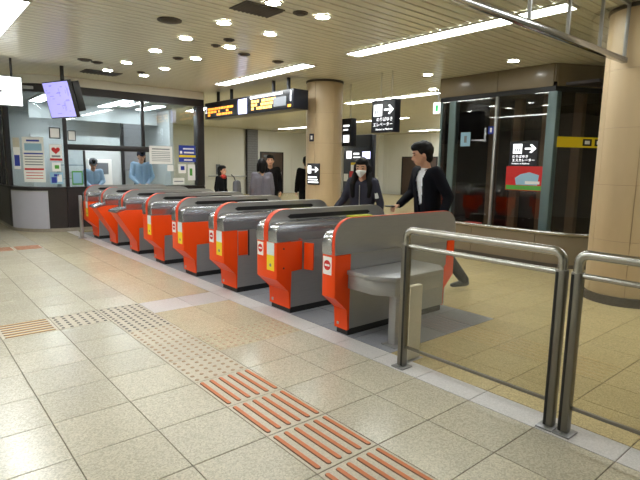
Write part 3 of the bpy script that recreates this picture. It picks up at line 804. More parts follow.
# notices on the curved corner face along its tangent
ca = Vector((.61, 9.60, 0)); cb = Vector((1.03, 9.345, 0)); ex = (cb-ca).normalized()
CFR = (ex, Vector((0, 0, 1)), Vector((ex.y, -ex.x, 0)))
co = ca+CFR[2]*.05
notice('timetable_poster', 'tall white timetable poster on the curved booth glass', 'poster', co, CFR, .02, .44, 1.08, 2.02, 'white',
       [('blue_picture', 'skyblue', .1, .9, .70, .86), ('heading', 'blue', .2, .8, .90, .94), ('blue_band', 'blue', .05, .95, .62, .65), ('red_band', 'red', .05, .95, .27, .31)] + [('text_row', 'greypr', .08, .92, .56-.06*k, .58-.06*k) for k in range(4)] + [('red_row', 'red', .1, .9, .20-.06*k, .215-.06*k) for k in range(3)])
notice('blue_leaflet', 'narrow blue and white leaflet left of the timetable poster', 'notice', co, CFR, -.16, -.03, 1.35, 2.0, 'white', [('blue_area', 'blue', .1, .9, .1, .45), ('tan_area', 'cream_post', 0, 1, .7, 1)])
cc = Vector((1.06, 9.315, 0)); cd = Vector((1.352, YB, 0)); ex2 = (cd-cc).normalized()
DFR = (ex2, Vector((0, 0, 1)), Vector((ex2.y, -ex2.x, 0))); do = cc+DFR[2]*.02
q = notice('heart_poster', 'white poster with a red heart and red band on the booth glass', 'poster', do, DFR, 0, .235, 1.53, 1.88, 'white', [('red_band', 'red', 0, 1, .02, .16), ('text_row', 'greypr', .15, .85, .24, .34)])
hp = []
for i in range(24):
    a = 2*PI*i/24; hp.append((.1175+.0052*(16*math.sin(a)**3), 1.755+.0052*(13*math.cos(a)-5*math.cos(2*a)-2*math.cos(3*a)-math.cos(4*a))))
obj('red_heart', shape(do, DFR, hp, .001, .0036), 'red', q, sm=False)
notice('leaflet', 'white and green leaflet under the heart poster', 'notice', do, DFR, .03, .2, 1.31, 1.50, 'white', [('green_area', 'green', .3, .8, .3, .7)])
notice('blue_poster', 'blue patterned poster at the bottom of the curved booth glass', 'poster', do, DFR, -.02, .235, 1.04, 1.29, 'skyblue', [('blue_area', 'blue', .1, .5, .1, .6), ('white_area', 'white', .55, .9, .2, .8), ('blue_spot', 'blue', .3, .7, .65, .85)])
notice('framed_certificate', 'framed certificate above the heart poster on the booth glass', 'frame', do, DFR, .01, .225, 2.0, 2.23, 'black', [('paper', 'white', .1, .9, .08, .92)])

# ================================================================== HANGING SCREENS AND SIGNS
# white information screen at the left edge
t = thing('hanging_screen', 'glowing white screen hung from the ceiling at the left edge', 'screen', (-.2, 7.85, 2.48))
obj('case', box(-.78, .37, 7.82, 7.92, 2.475, 2.985, .01), 'greypr', t)
obj('display', slab((0, 7.82, 0), '-y', -.76, .355, 2.49, 2.97, .003), 'lcd_white', t)
obj('pictogram', shape((0, 7.817, 0), '-y', [(.02, 2.69), (.06, 2.70), (.05, 2.75), (.02, 2.74)], .001, .0005), 'black', t, sm=False)
for xx in (.22, -.62): obj('pole', tube([(xx, 7.87, 2.985), (xx, 7.87, H)], .02), 'black', t)
# tilted map screen
phi, tau = math.radians(-70), math.radians(14)
hd = Vector((math.cos(phi), math.sin(phi), 0)); nn = Vector((math.sin(phi), -math.cos(phi), 0))
uu = Vector((0, 0, 1))*math.cos(tau)+nn*math.sin(tau); n3 = hd.cross(uu)
c0 = Vector((1.004, 7.992, 2.677)); MF = (hd, uu, n3)
t = thing('hanging_screen', 'tilted map screen with a bluish picture hung above the ticket office', 'screen', (1.0, 8.0, 2.3))
obj('case', slab(c0, MF, -.41, .39, -.345, .335, .07, -.07, .008), 'black', t)
obj('display', slab(c0, MF, -.39, .37, -.325, .315, .002, .0005), 'lcd_map', t)
bm = nb(); rnd = random.Random(3)
for i in range(16):
    u, v_ = rnd.uniform(-.36, .3), rnd.uniform(-.28, .26); slab(c0, MF, u, u+rnd.uniform(.03, .14), v_, v_+.012, .001, .003, 0, bm)
for i in range(7):
    u, v_ = rnd.uniform(-.36, .34), rnd.uniform(-.28, .1); slab(c0, MF, u, u+.012, v_, v_+rnd.uniform(.06, .18), .001, .003, 0, bm)
obj('map_lines', bm, 'lcd_map2', t)['kind'] = 'stuff'
bk = c0-n3*.22
obj('second_case', slab(bk, MF, -.36, .40, -.25, .30, .14, 0, .01), 'black', t)
pt = c0-n3*.15+uu*.28
obj('pole', tube([pt, (pt.x, pt.y, H)], .035), 'black', t)

# departure board above the gates
t = thing('departure_board', 'long black departure board with orange lettering hung beyond the gates', 'display board', (4.88, 7.44, 2.64))
obj('case', box(4.68, 5.06, 5.56, 9.29, 2.64, 3.03, .012), 'sign', t)
o4 = (4.68, 0, 0)
def bslab(name, ya, yb, za, zb, m, off=.001): return obj(name, slab(o4, '-x', -ya, -yb, za, zb, .003, off), m, t)
def ledrows(name, ya, yb, za, zb, rows, m, seed):
    rnd = random.Random(seed); bm = nb(); hgt = (zb-za)/rows
    for r in range(rows):
        y = ya
        while y > yb+.05:
            w = rnd.uniform(.05, .16); z0 = za+r*hgt
            if rnd.random() < .86:
                slab(o4, '-x', -y, -(y-w), z0+hgt*.14, z0+hgt*.86, .002, .0035, 0, bm)
            y -= w+.022
    obj(name, bm, m, t, sm=False)
bslab('led_panel', 9.15, 7.78, 2.67, 2.91, 'black'); ledrows('led_text', 9.12, 7.85, 2.685, 2.9, 3, 'led', 5)
bslab('light_panel', 7.66, 7.29, 2.66, 2.985, 'lcd')
bslab('led_panel', 7.14, 5.76, 2.69, 2.93, 'black'); ledrows('led_text', 7.10, 6.27, 2.70, 2.925, 3, 'led2', 9)
bslab('dim_panel', 6.24, 5.80, 2.72, 2.905, 'greypr', .004)
bm = nb(); rnd = random.Random(2); y = 7.02
while y > 5.95:
    w = rnd.uniform(.04, .1); slab(o4, '-x', -y, -(y-w), 2.955, 3.0, .001, .001, 0, bm); y -= w+.02
obj('heading_text', bm, 'sign_white', t, sm=False)
slab_ = bslab('heading_icon', 7.14, 7.06, 2.945, 3.005, 'sign_white')
text('platform_number', '1', .30, 'sign_white', t, o4, '-x', -5.72, 2.79, .004)
text('platform_number', '2', .24, 'sign_white', t, o4, '-x', -9.27, 2.78, .004)
ledrows('led_text', 5.74, 5.6, 2.67, 2.74, 1, 'led', 12)
for yy in (5.98, 6.52, 8.28, 8.93): obj('hanger', tube([(4.87, yy, 3.03), (4.87, yy, H)], .04), 'black', t)

# hanging lift sign
def pict(sx, o, fr, u, v, s, parent):
    """white panel with small figures, as on wayfinding signs"""
    obj('white_panel', slab(o, fr, u, u+s, v, v+s, .002, .001), 'sign_white', parent)
    bm = nb()
    for k in range(3):
        cx = u+s*(.25+.25*k); shape(o, fr, disc_pts(cx, v+s*.66, s*.07, 10), .001, .0032, bm); slab(o, fr, cx-s*.07, cx+s*.07, v+s*.2, v+s*.56, .001, .0032, 0, bm)
    obj('pictogram', bm, 'greypr', parent, sm=False)
t = thing('hanging_sign', 'black hanging lift sign with a white arrow in front of the cream wall', 'sign', (5.78, 4.09, 2.17))
obj('case', box(5.70, 5.86, 3.79, 4.39, 2.17, 2.78, .01), 'sign', t)
o5 = (5.70, 0, 0)
pict(0, o5, '-x', -4.33, 2.475, .22, t)
obj('arrow', shape(o5, '-x', arrow_pts(-3.94, 2.59, .24), .002, .001), 'sign_white', t, sm=False)
text('lettering', 'のりばゆき', .085, 'sign_white', t, o5, '-x', -3.83, 2.385, .002, 'RIGHT')
text('lettering', 'エレベーター', .085, 'sign_white', t, o5, '-x', -3.83, 2.29, .002, 'RIGHT')
text('lettering', 'Elevator to Platforms', .05, 'sign_white', t, o5, '-x', -3.83, 2.215, .002, 'RIGHT')
for yy in (3.95, 4.23): obj('hanger', tube([(5.78, yy, 2.78), (5.78, yy, H)], .012), 'lamp_rim', t)
t = thing('hanging_sign', 'black hanging sign half hidden behind the middle column', 'sign', (6.3, 5.85, 1.95))
obj('case', box(6.22, 6.38, 5.50, 6.15, 1.96, 2.56, .01), 'sign', t)
obj('white_panel', slab((6.22, 0, 0), '-x', -5.75, -5.56, 2.04, 2.2, .003, .001), 'sign_white', t)
obj('white_text', slab((6.22, 0, 0), '-x', -5.75, -5.56, 2.38, 2.42, .003, .001), 'sign_white', t)
obj('white_text', slab((6.22, 0, 0), '-x', -5.75, -5.60, 2.30, 2.33, .003, .001), 'sign_white', t)
for yy in (5.62, 6.03): obj('hanger', tube([(6.3, yy, 2.56), (6.3, yy, H)], .012), 'lamp_rim', t)

# signs on the middle column (facing the viewer)
cf = Vector((CAM.x-5.74, CAM.y-5.85, 0)).normalized()
cf = Matrix.Rotation(math.radians(-26), 3, 'Z') @ cf
KF = (Vector((-cf.y, cf.x, 0)), Vector((0, 0, 1)), cf)
ko = Vector((5.74, 5.85, 0))+cf*.392
t = thing('column_sign', 'black wayfinding sign with white arrow fixed to the middle column', 'sign', (ko.x, ko.y, 1.1))
obj('plate', slab(ko, KF, -.18, .11, 1.12, 1.57, .03, 0, .004), 'sign', t)
kp = ko+cf*.03
obj('white_panel', slab(kp, KF, -.165, -.085, 1.36, 1.52, .002, .001), 'sign_white', t)
obj('arrow', shape(kp, KF, arrow_pts(.01, 1.44, .16), .002, .001), 'sign_white', t, sm=False)
for k in range(3): obj('text_row', slab(kp, KF, -.16, .05+.02*k, 1.27-.055*k, 1.295-.055*k, .001, .001), 'sign_white', t)
cf2 = Matrix.Rotation(math.radians(-41), 3, 'Z') @ Vector((CAM.x-5.74, CAM.y-5.85, 0)).normalized()
KF2 = (Vector((-cf2.y, cf2.x, 0)), Vector((0, 0, 1)), cf2); k2 = Vector((5.74, 5.85, 0))+cf2*.392
q = obj('number_plate', slab(k2, KF2, -.06, .06, 2.03, 2.19, .015, 0, .003), 'navy'); tag(q, 'small dark square plate high on the middle column', 'plate')
obj('white_mark', slab(k2, KF2, -.02, .03, 2.07, 2.15, .001, .0155), 'white', q)

# small green exit sign
t = thing('exit_sign', 'small green and white emergency exit sign hung left of the lift shaft', 'sign', (8.15, 4.68, 2.73))
obj('case', box(8.1, 8.2, 4.57, 4.78, 2.73, 3.0, .006), 'white', t)
obj('glow_panel', slab((8.1, 0, 0), '-x', -4.77, -4.58, 2.745, 2.985, .002, .0005), 'sign_white', t)
obj('green_figure', slab((8.1, 0, 0), '-x', -4.71, -4.64, 2.79, 2.93, .001, .003), 'exit_green', t)
obj('hanger', tube([(8.15, 4.675, 3.0), (8.15, 4.675, H)], .015), 'steel', t)

# ================================================================== LIFT SHAFT AND LOW WALL
t = thing('lift_shaft', 'dark glass lift shaft with grey posts behind the right-hand column', 'lift', (8.1, 2.5, 0))
LX = 7.2; A = Vector((LX, 3.85, 0)); Bc = Vector((LX, 1.55, 0)); Cc = Vector((8.75, .72, 0))
def post(name, p, w, m, z0=0, z1=2.84): return obj(name, box(p[0]-w/2, p[0]+w/2, p[1]-w/2, p[1]+w/2, z0, z1, .008), m, t)
post('post', (LX+.05, 3.58), .15, 'teal_post'); post('post', (LX+.05, 1.56), .16, 'teal_post'); post('post', (8.72, .74), .16, 'teal_post')
post('mullion', (LX-.02, 2.60), .05, 'steel')
post('post', (LX+.02, 3.86), .05, 'teal_post')
obj('header', box(LX-.03, LX+.09, 1.52, 3.88, 2.84, 2.92), 'black', t)
d2 = (Cc-Bc).normalized()
def along(u0, u1, z0, z1, th, off=0):
    n2 = Vector((d2.y, -d2.x, 0)); bm = nb(); P = [Bc+d2*u0+n2*(off), Bc+d2*u1+n2*off, Bc+d2*u1+n2*(off-th), Bc+d2*u0+n2*(off-th)]
    return vprism([(p.x, p.y) for p in P], z0, z1)
obj('header', along(.02, 1.8, 2.84, 2.92, .1), 'black', t)
for a, b in ((1.645, 2.572), (2.628, 3.50), (3.66, 3.832)): obj('glass_pane', box(LX-.004, LX+.006, a, b, .1, 2.838), 'glass_lift', t, sm=False)
obj('glass_pane', along(.11, 1.6, .1, 2.838, .01, 0), 'glass_lift', t, sm=False)
obj('sill', box(LX-.03, LX+.09, 1.55, 3.9, 0, .099), 'black', t)
obj('sill', along(.02, 1.75, 0, .099, .1), 'black', t)
# interior of the shaft: back wall and lift guide columns
obj('back_wall', box(10.1, 10.2, .2, 3.9, 0, 2.95), 'shaft_dk', t, sm=False); obj('side_wall', box(7.4, 10.1, 3.90, 3.98, 0, 2.95), 'shaft_dk', t, sm=False)
obj('side_wall', box(8.85, 10.1, .2, .28, 0, 2.95), 'shaft_dk', t, sm=False)
obj('shaft_ceiling', box(7.35, 10.1, .9, 3.9, 2.94, 2.99), 'shaft_dk', t, sm=False)
obj('car', box(8.6, 10.0, 1.7, 3.1, .02, 2.6, .02), 'shaft_dk', t)
for yy in (1.55, 2.15, 2.75, 3.3): obj('guide_column', box(8.35, 8.5, yy, yy+.16, 0, 2.93), 'shaft_br', t)
# stone bulkhead above the shaft
struct('wall_bulkhead', vprism([(LX-.02, 3.9), (LX-.02, 1.54), (8.8, .68), (10.3, .68), (10.3, 3.9)], 2.921 if False else 3.0, H-.001), 'stone_band', 'beige stone bulkhead between lift glass and ceiling', 'wall', sm=False)
bk_ = bpy.data.objects['wall_bulkhead']
obj('face_panel', box(LX-.045, LX-.021, 1.56, 2.60, 2.925, H-.004, .002), 'stone_band', bk_); obj('face_panel', box(LX-.045, LX-.021, 2.61, 3.89, 2.925, H-.004, .002), 'stone_band', bk_)
obj('face_panel', along(.03, .85, 2.925, H-.004, .02, .03), 'stone_band', bk_); obj('face_panel', along(.86, 1.78, 2.925, H-.004, .02, .03), 'stone_band', bk_)
# signs on the lift glass
o7 = (LX-.006, 0, 0)
t = thing('lift_sign', 'black escalator sign with arrow on the lift shaft glass', 'sign', (LX-.01, 2.02, 1.58))
obj('plate', slab(o7, '-x', -2.29, -1.76, 1.58, 2.02, .006), 'sign', t)
o8 = (LX-.013, 0, 0)
pict(0, o8, '-x', -2.22, 1.80, .17, t)
obj('arrow', shape(o8, '-x', arrow_pts(-1.89, 1.885, .21), .002, .001), 'sign_white', t, sm=False)
text('lettering', 'のりばゆき', .062, 'sign_white', t, o8, '-x', -2.23, 1.725, .002)
text('lettering', 'エスカレーター', .062, 'sign_white', t, o8, '-x', -2.23, 1.66, .002)
text('lettering', 'Escalators to Platforms', .036, 'sign_white', t, o8, '-x', -2.23, 1.61, .002)
q = obj('advert_poster', slab(o7, '-x', -2.33, -1.64, 1.14, 1.574, .004), 'red'); tag(q, 'red and green poster on the lift glass under the escalator sign', 'poster')
obj('green_band', slab(o7, '-x', -2.32, -1.65, 1.15, 1.23, .001, .0045), 'green', q)
obj('pale_picture', shape(o7, '-x', [(-2.12, 1.24), (-1.72, 1.24), (-1.70, 1.42), (-1.88, 1.47), (-2.05, 1.43), (-2.15, 1.36)], .001, .0045), 'skyblue', q, sm=False)
obj('white_text', slab(o7, '-x', -1.95, -1.68, 1.26, 1.31, .001, .006), 'white', q)
q = obj('glass_notice', slab(o7, '-x', -3.36, -3.14, 1.95, 2.22, .004), 'skyblue'); tag(q, 'small pale square notice high on the left lift glass', 'notice')
obj('figure', slab(o7, '-x', -3.28, -3.22, 2.02, 2.15, .001, .0045), 'greypr', q)
q = obj('glass_sticker', slab(o7, '-x', -2.76, -2.635, 2.17, 2.31, .004), 'blue'); tag(q, 'small blue square sticker beside the steel lift mullion', 'sticker')
obj('figure', slab(o7, '-x', -2.72, -2.68, 2.20, 2.28, .001, .0045), 'white', q)
n2 = Vector((d2.y, -d2.x, 0)); YF = (d2, Vector((0, 0, 1)), n2); yo = Bc+n2*.012
q = obj('direction_band', slab(yo, YF, .10, 1.35, 1.91, 2.09, .008), 'yellow'); tag(q, 'yellow strip sign with black pictograms beside the right column', 'sign')
for k in range(3): b_ = obj('black_box', slab(yo, YF, .62+.24*k, .80+.24*k, 1.94, 2.06, .001, .0085), 'black', q); 
for k in range(3): obj('white_mark', slab(yo, YF, .66+.24*k, .76+.24*k, 1.97, 2.03, .001, .010), 'white', q)

# low stone wall with rail in front of the lift
t = thing('low_wall', 'low beige panel wall with a steel rail in front of the lift shaft', 'low wall', (6.4, 2.2, 0))
pl = [(6.30, 3.6), (6.30, 1.16)]
pl += [(6.30+.9*(1-math.cos(a)), 1.16-.9*math.sin(a)) for a in [math.radians(6*i) for i in range(1, 8)]]
e0, e1 = Vector((*pl[-2], 0)), Vector((*pl[-1], 0)); ee = (e1-e0).normalized()
pl += [tuple((e1+ee*k*.45)[:2]) for k in (1, 2)]
seg = [pl[:1]+[(6.30, 2.42)], [(6.30, 2.41), (6.30, 1.25)], [(6.30, 1.24)]+pl[1:5], pl[4:]]
def wall_in(pts, z0, z1, th): return wallstrip(pts[:], z0, z1, th)
for s_ in seg: obj('stone_panel', wallstrip(s_, .06, .50, .10), 'stone_band', t)
obj('kick_strip', wallstrip(pl, 0, .059, .09), 'vent', t)
obj('rail', tube([(x, y, .535) for x, y in pl], .032, 12), 'rail', t)
for x, y in (pl[0], (6.30, 2.4), (6.30, 1.25), pl[5], pl[-1]): obj('bracket', cyl((x+.03, y), .015, .50, .535, 10), 'steel', t)
q = obj('fire_box', box(6.60, 6.85, 2.55, 2.85, 0, .52, .01), 'red'); tag(q, 'small red box standing behind the low wall by the lift', 'box')
obj('panel', slab((6.60, 0, 0), '-x', -2.82, -2.58, .3, .48, .004), 'orange', q)

# dark information stand behind the woman
t = thing('information_board', 'tall black information board with lit panels behind the masked woman', 'board', (7.85, 6.9, 0))
obj('body', box(7.80, 7.95, 6.40, 7.45, 0, 2.33, .01), 'sign', t)
o9 = (7.80, 0, 0)
def ip(name, ya, yb, za, zb, m): obj(name, slab(o9, '-x', -ya, -yb, za, zb, .004, .001), m, t)
ip('header_panel', 7.40, 6.45, 2.02, 2.30, 'black'); ip('white_icon', 7.33, 7.14, 1.72, 1.92, 'sign_white'); ip('blue_panel', 6.73, 6.45, 1.72, 1.90, 'lcd')
ip('text_row', 7.06, 6.85, 1.82, 1.87, 'sign_white'); ip('text_row', 7.06, 6.8, 1.74, 1.77, 'sign_white')
ip('yellow_panel', 7.15, 6.90, 1.56, 1.62, 'yellow'); ip('white_panel', 7.15, 6.90, 1.40, 1.555, 'white'); ip('red_panel', 7.2, 6.92, 1.2, 1.39, 'red')
ip('leaflet', 7.42, 7.25, 1.12, 1.32, 'white'); ip('leaflet', 7.22, 7.0, .95, 1.15, 'greypr')

# ================================================================== PEOPLE
def ico_pts(c, r, sub=2):
    t = bmesh.new(); bmesh.ops.create_icosphere(t, subdivisions=sub, radius=1.0)
    rr = (r, r, r) if not hasattr(r, '__len__') else r
    p = [Vector((c[0]+v.co.x*rr[0], c[1]+v.co.y*rr[1], c[2]+v.co.z*rr[2])) for v in t.verts]; t.free(); return p
def hull(bm, pts, mtx=None):
    t = bmesh.new()
    for p in pts: t.verts.new(mtx @ p if mtx else p)
    r = bmesh.ops.convex_hull(t, input=t.verts[:])
    bmesh.ops.delete(t, geom=[g for g in set(r['geom_interior']+r['geom_unused']) if isinstance(g, bmesh.types.BMVert)], context='VERTS')
    merge(bm, t)
def remesh(name, bm, voxel, m, it=3, cut=None, solid=0.0):
    me = bpy.data.meshes.new('tmp'); bm.to_mesh(me); bm.free()
    o = bpy.data.objects.new('tmp', me); COL.objects.link(o)
    a = o.modifiers.new('r', 'REMESH'); a.mode = 'VOXEL'; a.voxel_size = voxel
    b = o.modifiers.new('s', 'SMOOTH'); b.factor = .5; b.iterations = it
    dg = bpy.context.evaluated_depsgraph_get(); r = bpy.data.meshes.new_from_object(o.evaluated_get(dg))
    bpy.data.objects.remove(o); bpy.data.meshes.remove(me); r.name = name
    if cut:
        t = bmesh.new(); t.from_mesh(r)
        bmesh.ops.delete(t, geom=[f for f in t.faces if cut(f.calc_center_median())], context='FACES')
        if solid: bmesh.ops.solidify(t, geom=t.faces[:], thickness=solid)
        t.to_mesh(r); t.free()
    r.materials.clear(); r.materials.append(M[m]); smooth(r, 180)
    return r
V = Vector
def person(name, label, loc, rot, Hh, top='jacket', top_m='suit', bot_m='suit', hair='short', lean=0.0, hyaw=0, hpitch=0,
           wr=None, el=None, an=None, kn=None, hem=.86, hold=None, fat=1.0, open_front=False, mask=False, cap=None, width=1.0):
    s = Hh/1.75
    root = thing(name, label, 'person', loc, rot)
    def P(x, y, z): return V(((x+lean*max(0, z-.93))*s, y*s, z*s))
    sides = (1, -1)
    sh = {q: P(-.01, .18*q*width, 1.425) for q in sides}
    el_ = {q: P(-.04, .235*q*width, 1.14) for q in sides}; wr_ = {q: P(.05, .25*q*width, .90) for q in sides}
    hip = {q: P(0, .09*q, .91) for q in sides}; kn_ = {q: P(.02, .10*q, .50) for q in sides}; an_ = {q: P(-.02, .105*q, .085) for q in sides}
    for dct, src in ((wr_, wr), (el_, el), (an_, an), (kn_, kn)):
        if src:
            for q, p in src.items(): dct[q] = V(p)*s
    hc = P(.015, 0, 1.505)
    HM = Matrix.Translation(hc) @ Matrix.Rotation(math.radians(hyaw), 4, 'Z') @ Matrix.Rotation(math.radians(hpitch), 4, 'Y') @ Matrix.Scale(s*1.1, 4)
    def cap_(bm, a, ra, b, rb, sub=2): hull(bm, ico_pts(a, ra*s, sub)+ico_pts(b, rb*s, sub))
    def hell(bm, c, r): hull(bm, ico_pts(c, r), HM)
    # --- body: one continuous mesh
    bm = nb()
    for q in sides:
        cap_(bm, P(0, .055*q, .95), .085, P(-.005, .075*q, 1.34), .085)
        cap_(bm, P(0, .05*q, 1.34), .08, sh[q], .052)
        cap_(bm, sh[q], .046, el_[q], .038); cap_(bm, el_[q], .037, wr_[q], .026)
        cap_(bm, hip[q], .082, kn_[q], .056); cap_(bm, kn_[q], .055, an_[q], .038)
        cap_(bm, an_[q]+V((-.02*s, 0, -.04*s)), .034, an_[q]+V((.15*s, 0, -.055*s)), .026)
        # hand
        d = (wr_[q]-el_[q]).normalized()
        if hold == q: d = (d+V((.5, 0, .1))).normalized()
        lat = d.cross(V((0, 0, 1)) if abs(d.z) < .8 else V((1, 0, 0))).normalized()
        if abs(d.z) >= .8: lat = V((1, 0, 0)) - d*d.x; lat.normalize()
        nrm = d.cross(lat).normalized()
        if hold != q and abs(d.z) >= .8 and nrm.y*q > 0: nrm = -nrm
        if abs(d.z) < .8 and nrm.z > 0: nrm = -nrm
        w0 = wr_[q]
        for f in (-1, 1): cap_(bm, w0+d*.012*s+lat*f*.012*s, .02, w0+d*.078*s+lat*f*.024*s, .017)
        for i, (off, ln) in enumerate(((-.034, .060), (-.0115, .074), (.0115, .070), (.034, .054))):
            b0 = w0+d*.082*s+lat*off*s; b1 = b0+(d*.8+nrm*.45)*ln*.55*s; b2 = b1+(d*.25+nrm*.9)*ln*.5*s
            cap_(bm, b0, .010, b1, .009, 1); cap_(bm, b1, .009, b2, .008, 1)
        t0 = w0+d*.03*s+lat*.028*s*(1 if q > 0 else 1); t1 = t0+(d*.6+lat*.75+nrm*.3).normalized()*.042*s; t2 = t1+(d*.8+lat*.15+nrm*.5).normalized()*.032*s
        cap_(bm, t0, .013, t1, .011, 1); cap_(bm, t1, .0105, t2, .009, 1)
    cap_(bm, P(-.01, 0, 1.42), .062, P(.01, 0, 1.56), .052)
    hell(bm, V((.005, 0, .125)), (.098, .078, .108)); hell(bm, V((.04, 0, .055)), (.062, .058, .06))
    hull(bm, ico_pts(V((.098, 0, .115)), .010)+ico_pts(V((.113, 0, .085)), .013)+ico_pts(V((.095, 0, .08)), .016), HM)
    for q in sides: hell(bm, V((.0, .079*q, .105)), (.02, .011, .032)); hell(bm, V((.078, .032*q, .133)), (.018, .022, .010))
    hell(bm, V((.088, 0, .052)), (.012, .026, .011))
    body = obj('body', remesh('body', bm, .0085*s, 'skin', 2), 'skin', root, local=True)
    for q in sides:
        e = nb(); hell(e, V((.0905, .033*q, .118)), (.009, .014, .006)); obj('eye', e, 'eye', root, local=True)
        e = nb(); hull(e, ico_pts(V((.094, .018*q, .142)), .006, 1)+ico_pts(V((.083, .05*q, .143)), .005, 1), HM); obj('eyebrow', e, 'hair', root, local=True)
    e = nb(); hull(e, ico_pts(V((.096, .022, .052)), .005, 1)+ico_pts(V((.102, 0, .053)), .006, 1)+ico_pts(V((.096, -.022, .052)), .005, 1), HM); obj('lips', e, 'lip', root, local=True)
    # --- trousers and shoes
    bm = nb()
    for q in sides:
        cap_(bm, P(0, .05*q, 1.02), .105, hip[q], .105); cap_(bm, hip[q], .105, kn_[q], .078); cap_(bm, kn_[q], .078, an_[q]+V((0, 0, .0)), .062)
    obj('trousers', remesh('trousers', bm, .014, bot_m, 4), bot_m, root, local=True)
    for q in sides:
        bm = nb(); a = an_[q]; zf = a.z-.085*s
        hull(bm, ico_pts(V((a.x-.035*s, a.y, zf+.042*s)), .042*s)+ico_pts(V((a.x+.05*s, a.y, zf+.04*s)), .04*s)+ico_pts(V((a.x+.15*s, a.y, zf+.028*s)), (.05*s, .04*s, .028*s)))
        obj('shoe', remesh('shoe', bm, .012, 'shoe', 2), 'shoe', root, local=True)
    # --- upper garment
    bm = nb(); r0 = .112*fat
    for q in sides:
        cap_(bm, P(0, .062*q, hem+.06), r0*1.06, P(-.005, .072*q, 1.12), r0)
        cap_(bm, P(-.005, .072*q, 1.12), r0, P(-.005, .082*q, 1.33), r0)
        cap_(bm, P(0, .05*q, 1.37), .095, sh[q], .072)
        cap_(bm, sh[q], .072, el_[q], .058*fat); cap_(bm, el_[q], .058*fat, wr_[q]+(el_[q]-wr_[q])*.04, .044*fat)
        cap_(bm, P(-.03, .05*q, 1.44), .035, P(.035, .05*q, 1.42), .03)
    cut = None
    if open_front:
        def cut(c):
            z = c.z/s; x0 = lean*max(0, z-.93)*s
            w = .028+.055*max(0, (z-1.0))/.45 if z > .8 else .0
            return c.x-x0 > .045*s and abs(c.y-.015*s) < w*s
        b2 = nb()
        for q in sides:
            cap_(b2, P(.006, .055*q, .98), .092, P(.004, .07*q, 1.33), .094); cap_(b2, P(0, .04*q, 1.36), .08, P(0, .10*q, 1.40), .06)
        cap_(b2, P(-.005, 0, 1.42), .066, P(.0, 0, 1.455), .060)
        obj('shirt', remesh('shirt', b2, .012, 'shirt', 3), 'shirt', root, local=True, label='white shirt showing in the open jacket')
    obj(top, remesh(top, bm, .013, top_m, 4, cut, .006 if cut else 0), top_m, root, local=True)
    # --- hair
    bm = nb()
    if hair:
        hell(bm, V((-.024, 0, .148)), (.106, .095, .108)); hell(bm, V((.022, 0, .198)), (.088, .083, .056))
        for q in sides: hell(bm, V((-.01, .07*q, .135)), (.04, .02, .05))
        hell(bm, V((-.05, 0, .07)), (.055, .07, .07))
        if hair == 'long':
            for q in sides:
                hull(bm, ico_pts(V((.01, .078*q, .14)), .03)+ico_pts(V((-.01, .088*q, .02)), .035), HM)
                hull(bm, ico_pts(V((-.01, .092*q, .02)), .045)+ico_pts(V((.065, .115*q, -.10)), .042), HM); hull(bm, ico_pts(V((.065, .115*q, -.10)), .042)+ico_pts(V((.10, .105*q, -.24)), .032), HM)
                hull(bm, ico_pts(V((-.06, .06*q, .10)), .055)+ico_pts(V((-.12, .09*q, -.18)), .06), HM)
        if hair == 'bob':
            for q in sides: hull(bm, ico_pts(V((-.02, .075*q, .14)), .03)+ico_pts(V((-.02, .075*q, .02)), .035), HM)
            hull(bm, ico_pts(V((-.07, 0, .10)), .06)+ico_pts(V((-.065, 0, .02)), .06), HM)
        obj('hair', remesh('hair', bm, .009, 'hair', 2), 'hair', root, local=True)
    if cap:
        bm = nb(); hell(bm, V((-.002, 0, .20)), (.112, .098, .055)); hell(bm, V((0, 0, .17)), (.106, .092, .035))
        hull(bm, ico_pts(V((.08, .05, .165)), .012)+ico_pts(V((.08, -.05, .165)), .012)+ico_pts(V((.15, 0, .152)), .012), HM)
        obj('cap', remesh('cap', bm, .008, cap, 2), cap, root, local=True)
    if mask:
        bm = nb(); hull(bm, ico_pts(V((.055, .052, .075)), .018)+ico_pts(V((.055, -.052, .075)), .018)+ico_pts(V((.107, 0, .085)), .022)+ico_pts(V((.088, 0, .025)), .024), HM)
        obj('face_mask', remesh('face_mask', bm, .006, 'white', 2), 'white', root, local=True, label='white face mask')
    root['_'] = 0; del root['_']
    return root, s, wr_, HM, P

# man in the dark suit walking out through the first aisle
man, s, w_, _, _ = person('person', 'person in a dark suit and white shirt reaching toward the nearest gates', (3.44, 1.17, 0), math.radians(162), 1.81, 'jacket', 'suit', 'suit', 'short',
    lean=.10, hyaw=-22, hpitch=14, open_front=True, hem=.84, fat=1.08, width=1.06, hold=-1,
    el={-1: (.06, -.26, 1.17), 1: (-.08, .28, 1.15)}, wr={-1: (.27, -.20, 1.03), 1: (.03, .32, .92)},
    an={1: (-.50, .10, .13), -1: (.22, -.09, .085)}, kn={1: (-.17, .10, .50), -1: (.16, -.09, .50)})
p = w_[-1]+V((.13, .0, -.015))
card = obj('card_case', box(p.x-.055, p.x+.055, p.y-.04, p.y+.04, p.z-.008, p.z+.008, .004), 'black', None, local=True)
card.matrix_world = Matrix.Translation((3.44, 1.17, 0)) @ Matrix.Rotation(math.radians(162), 4, 'Z')
tag(card, 'black card case held out by the person in the dark suit', 'card case')
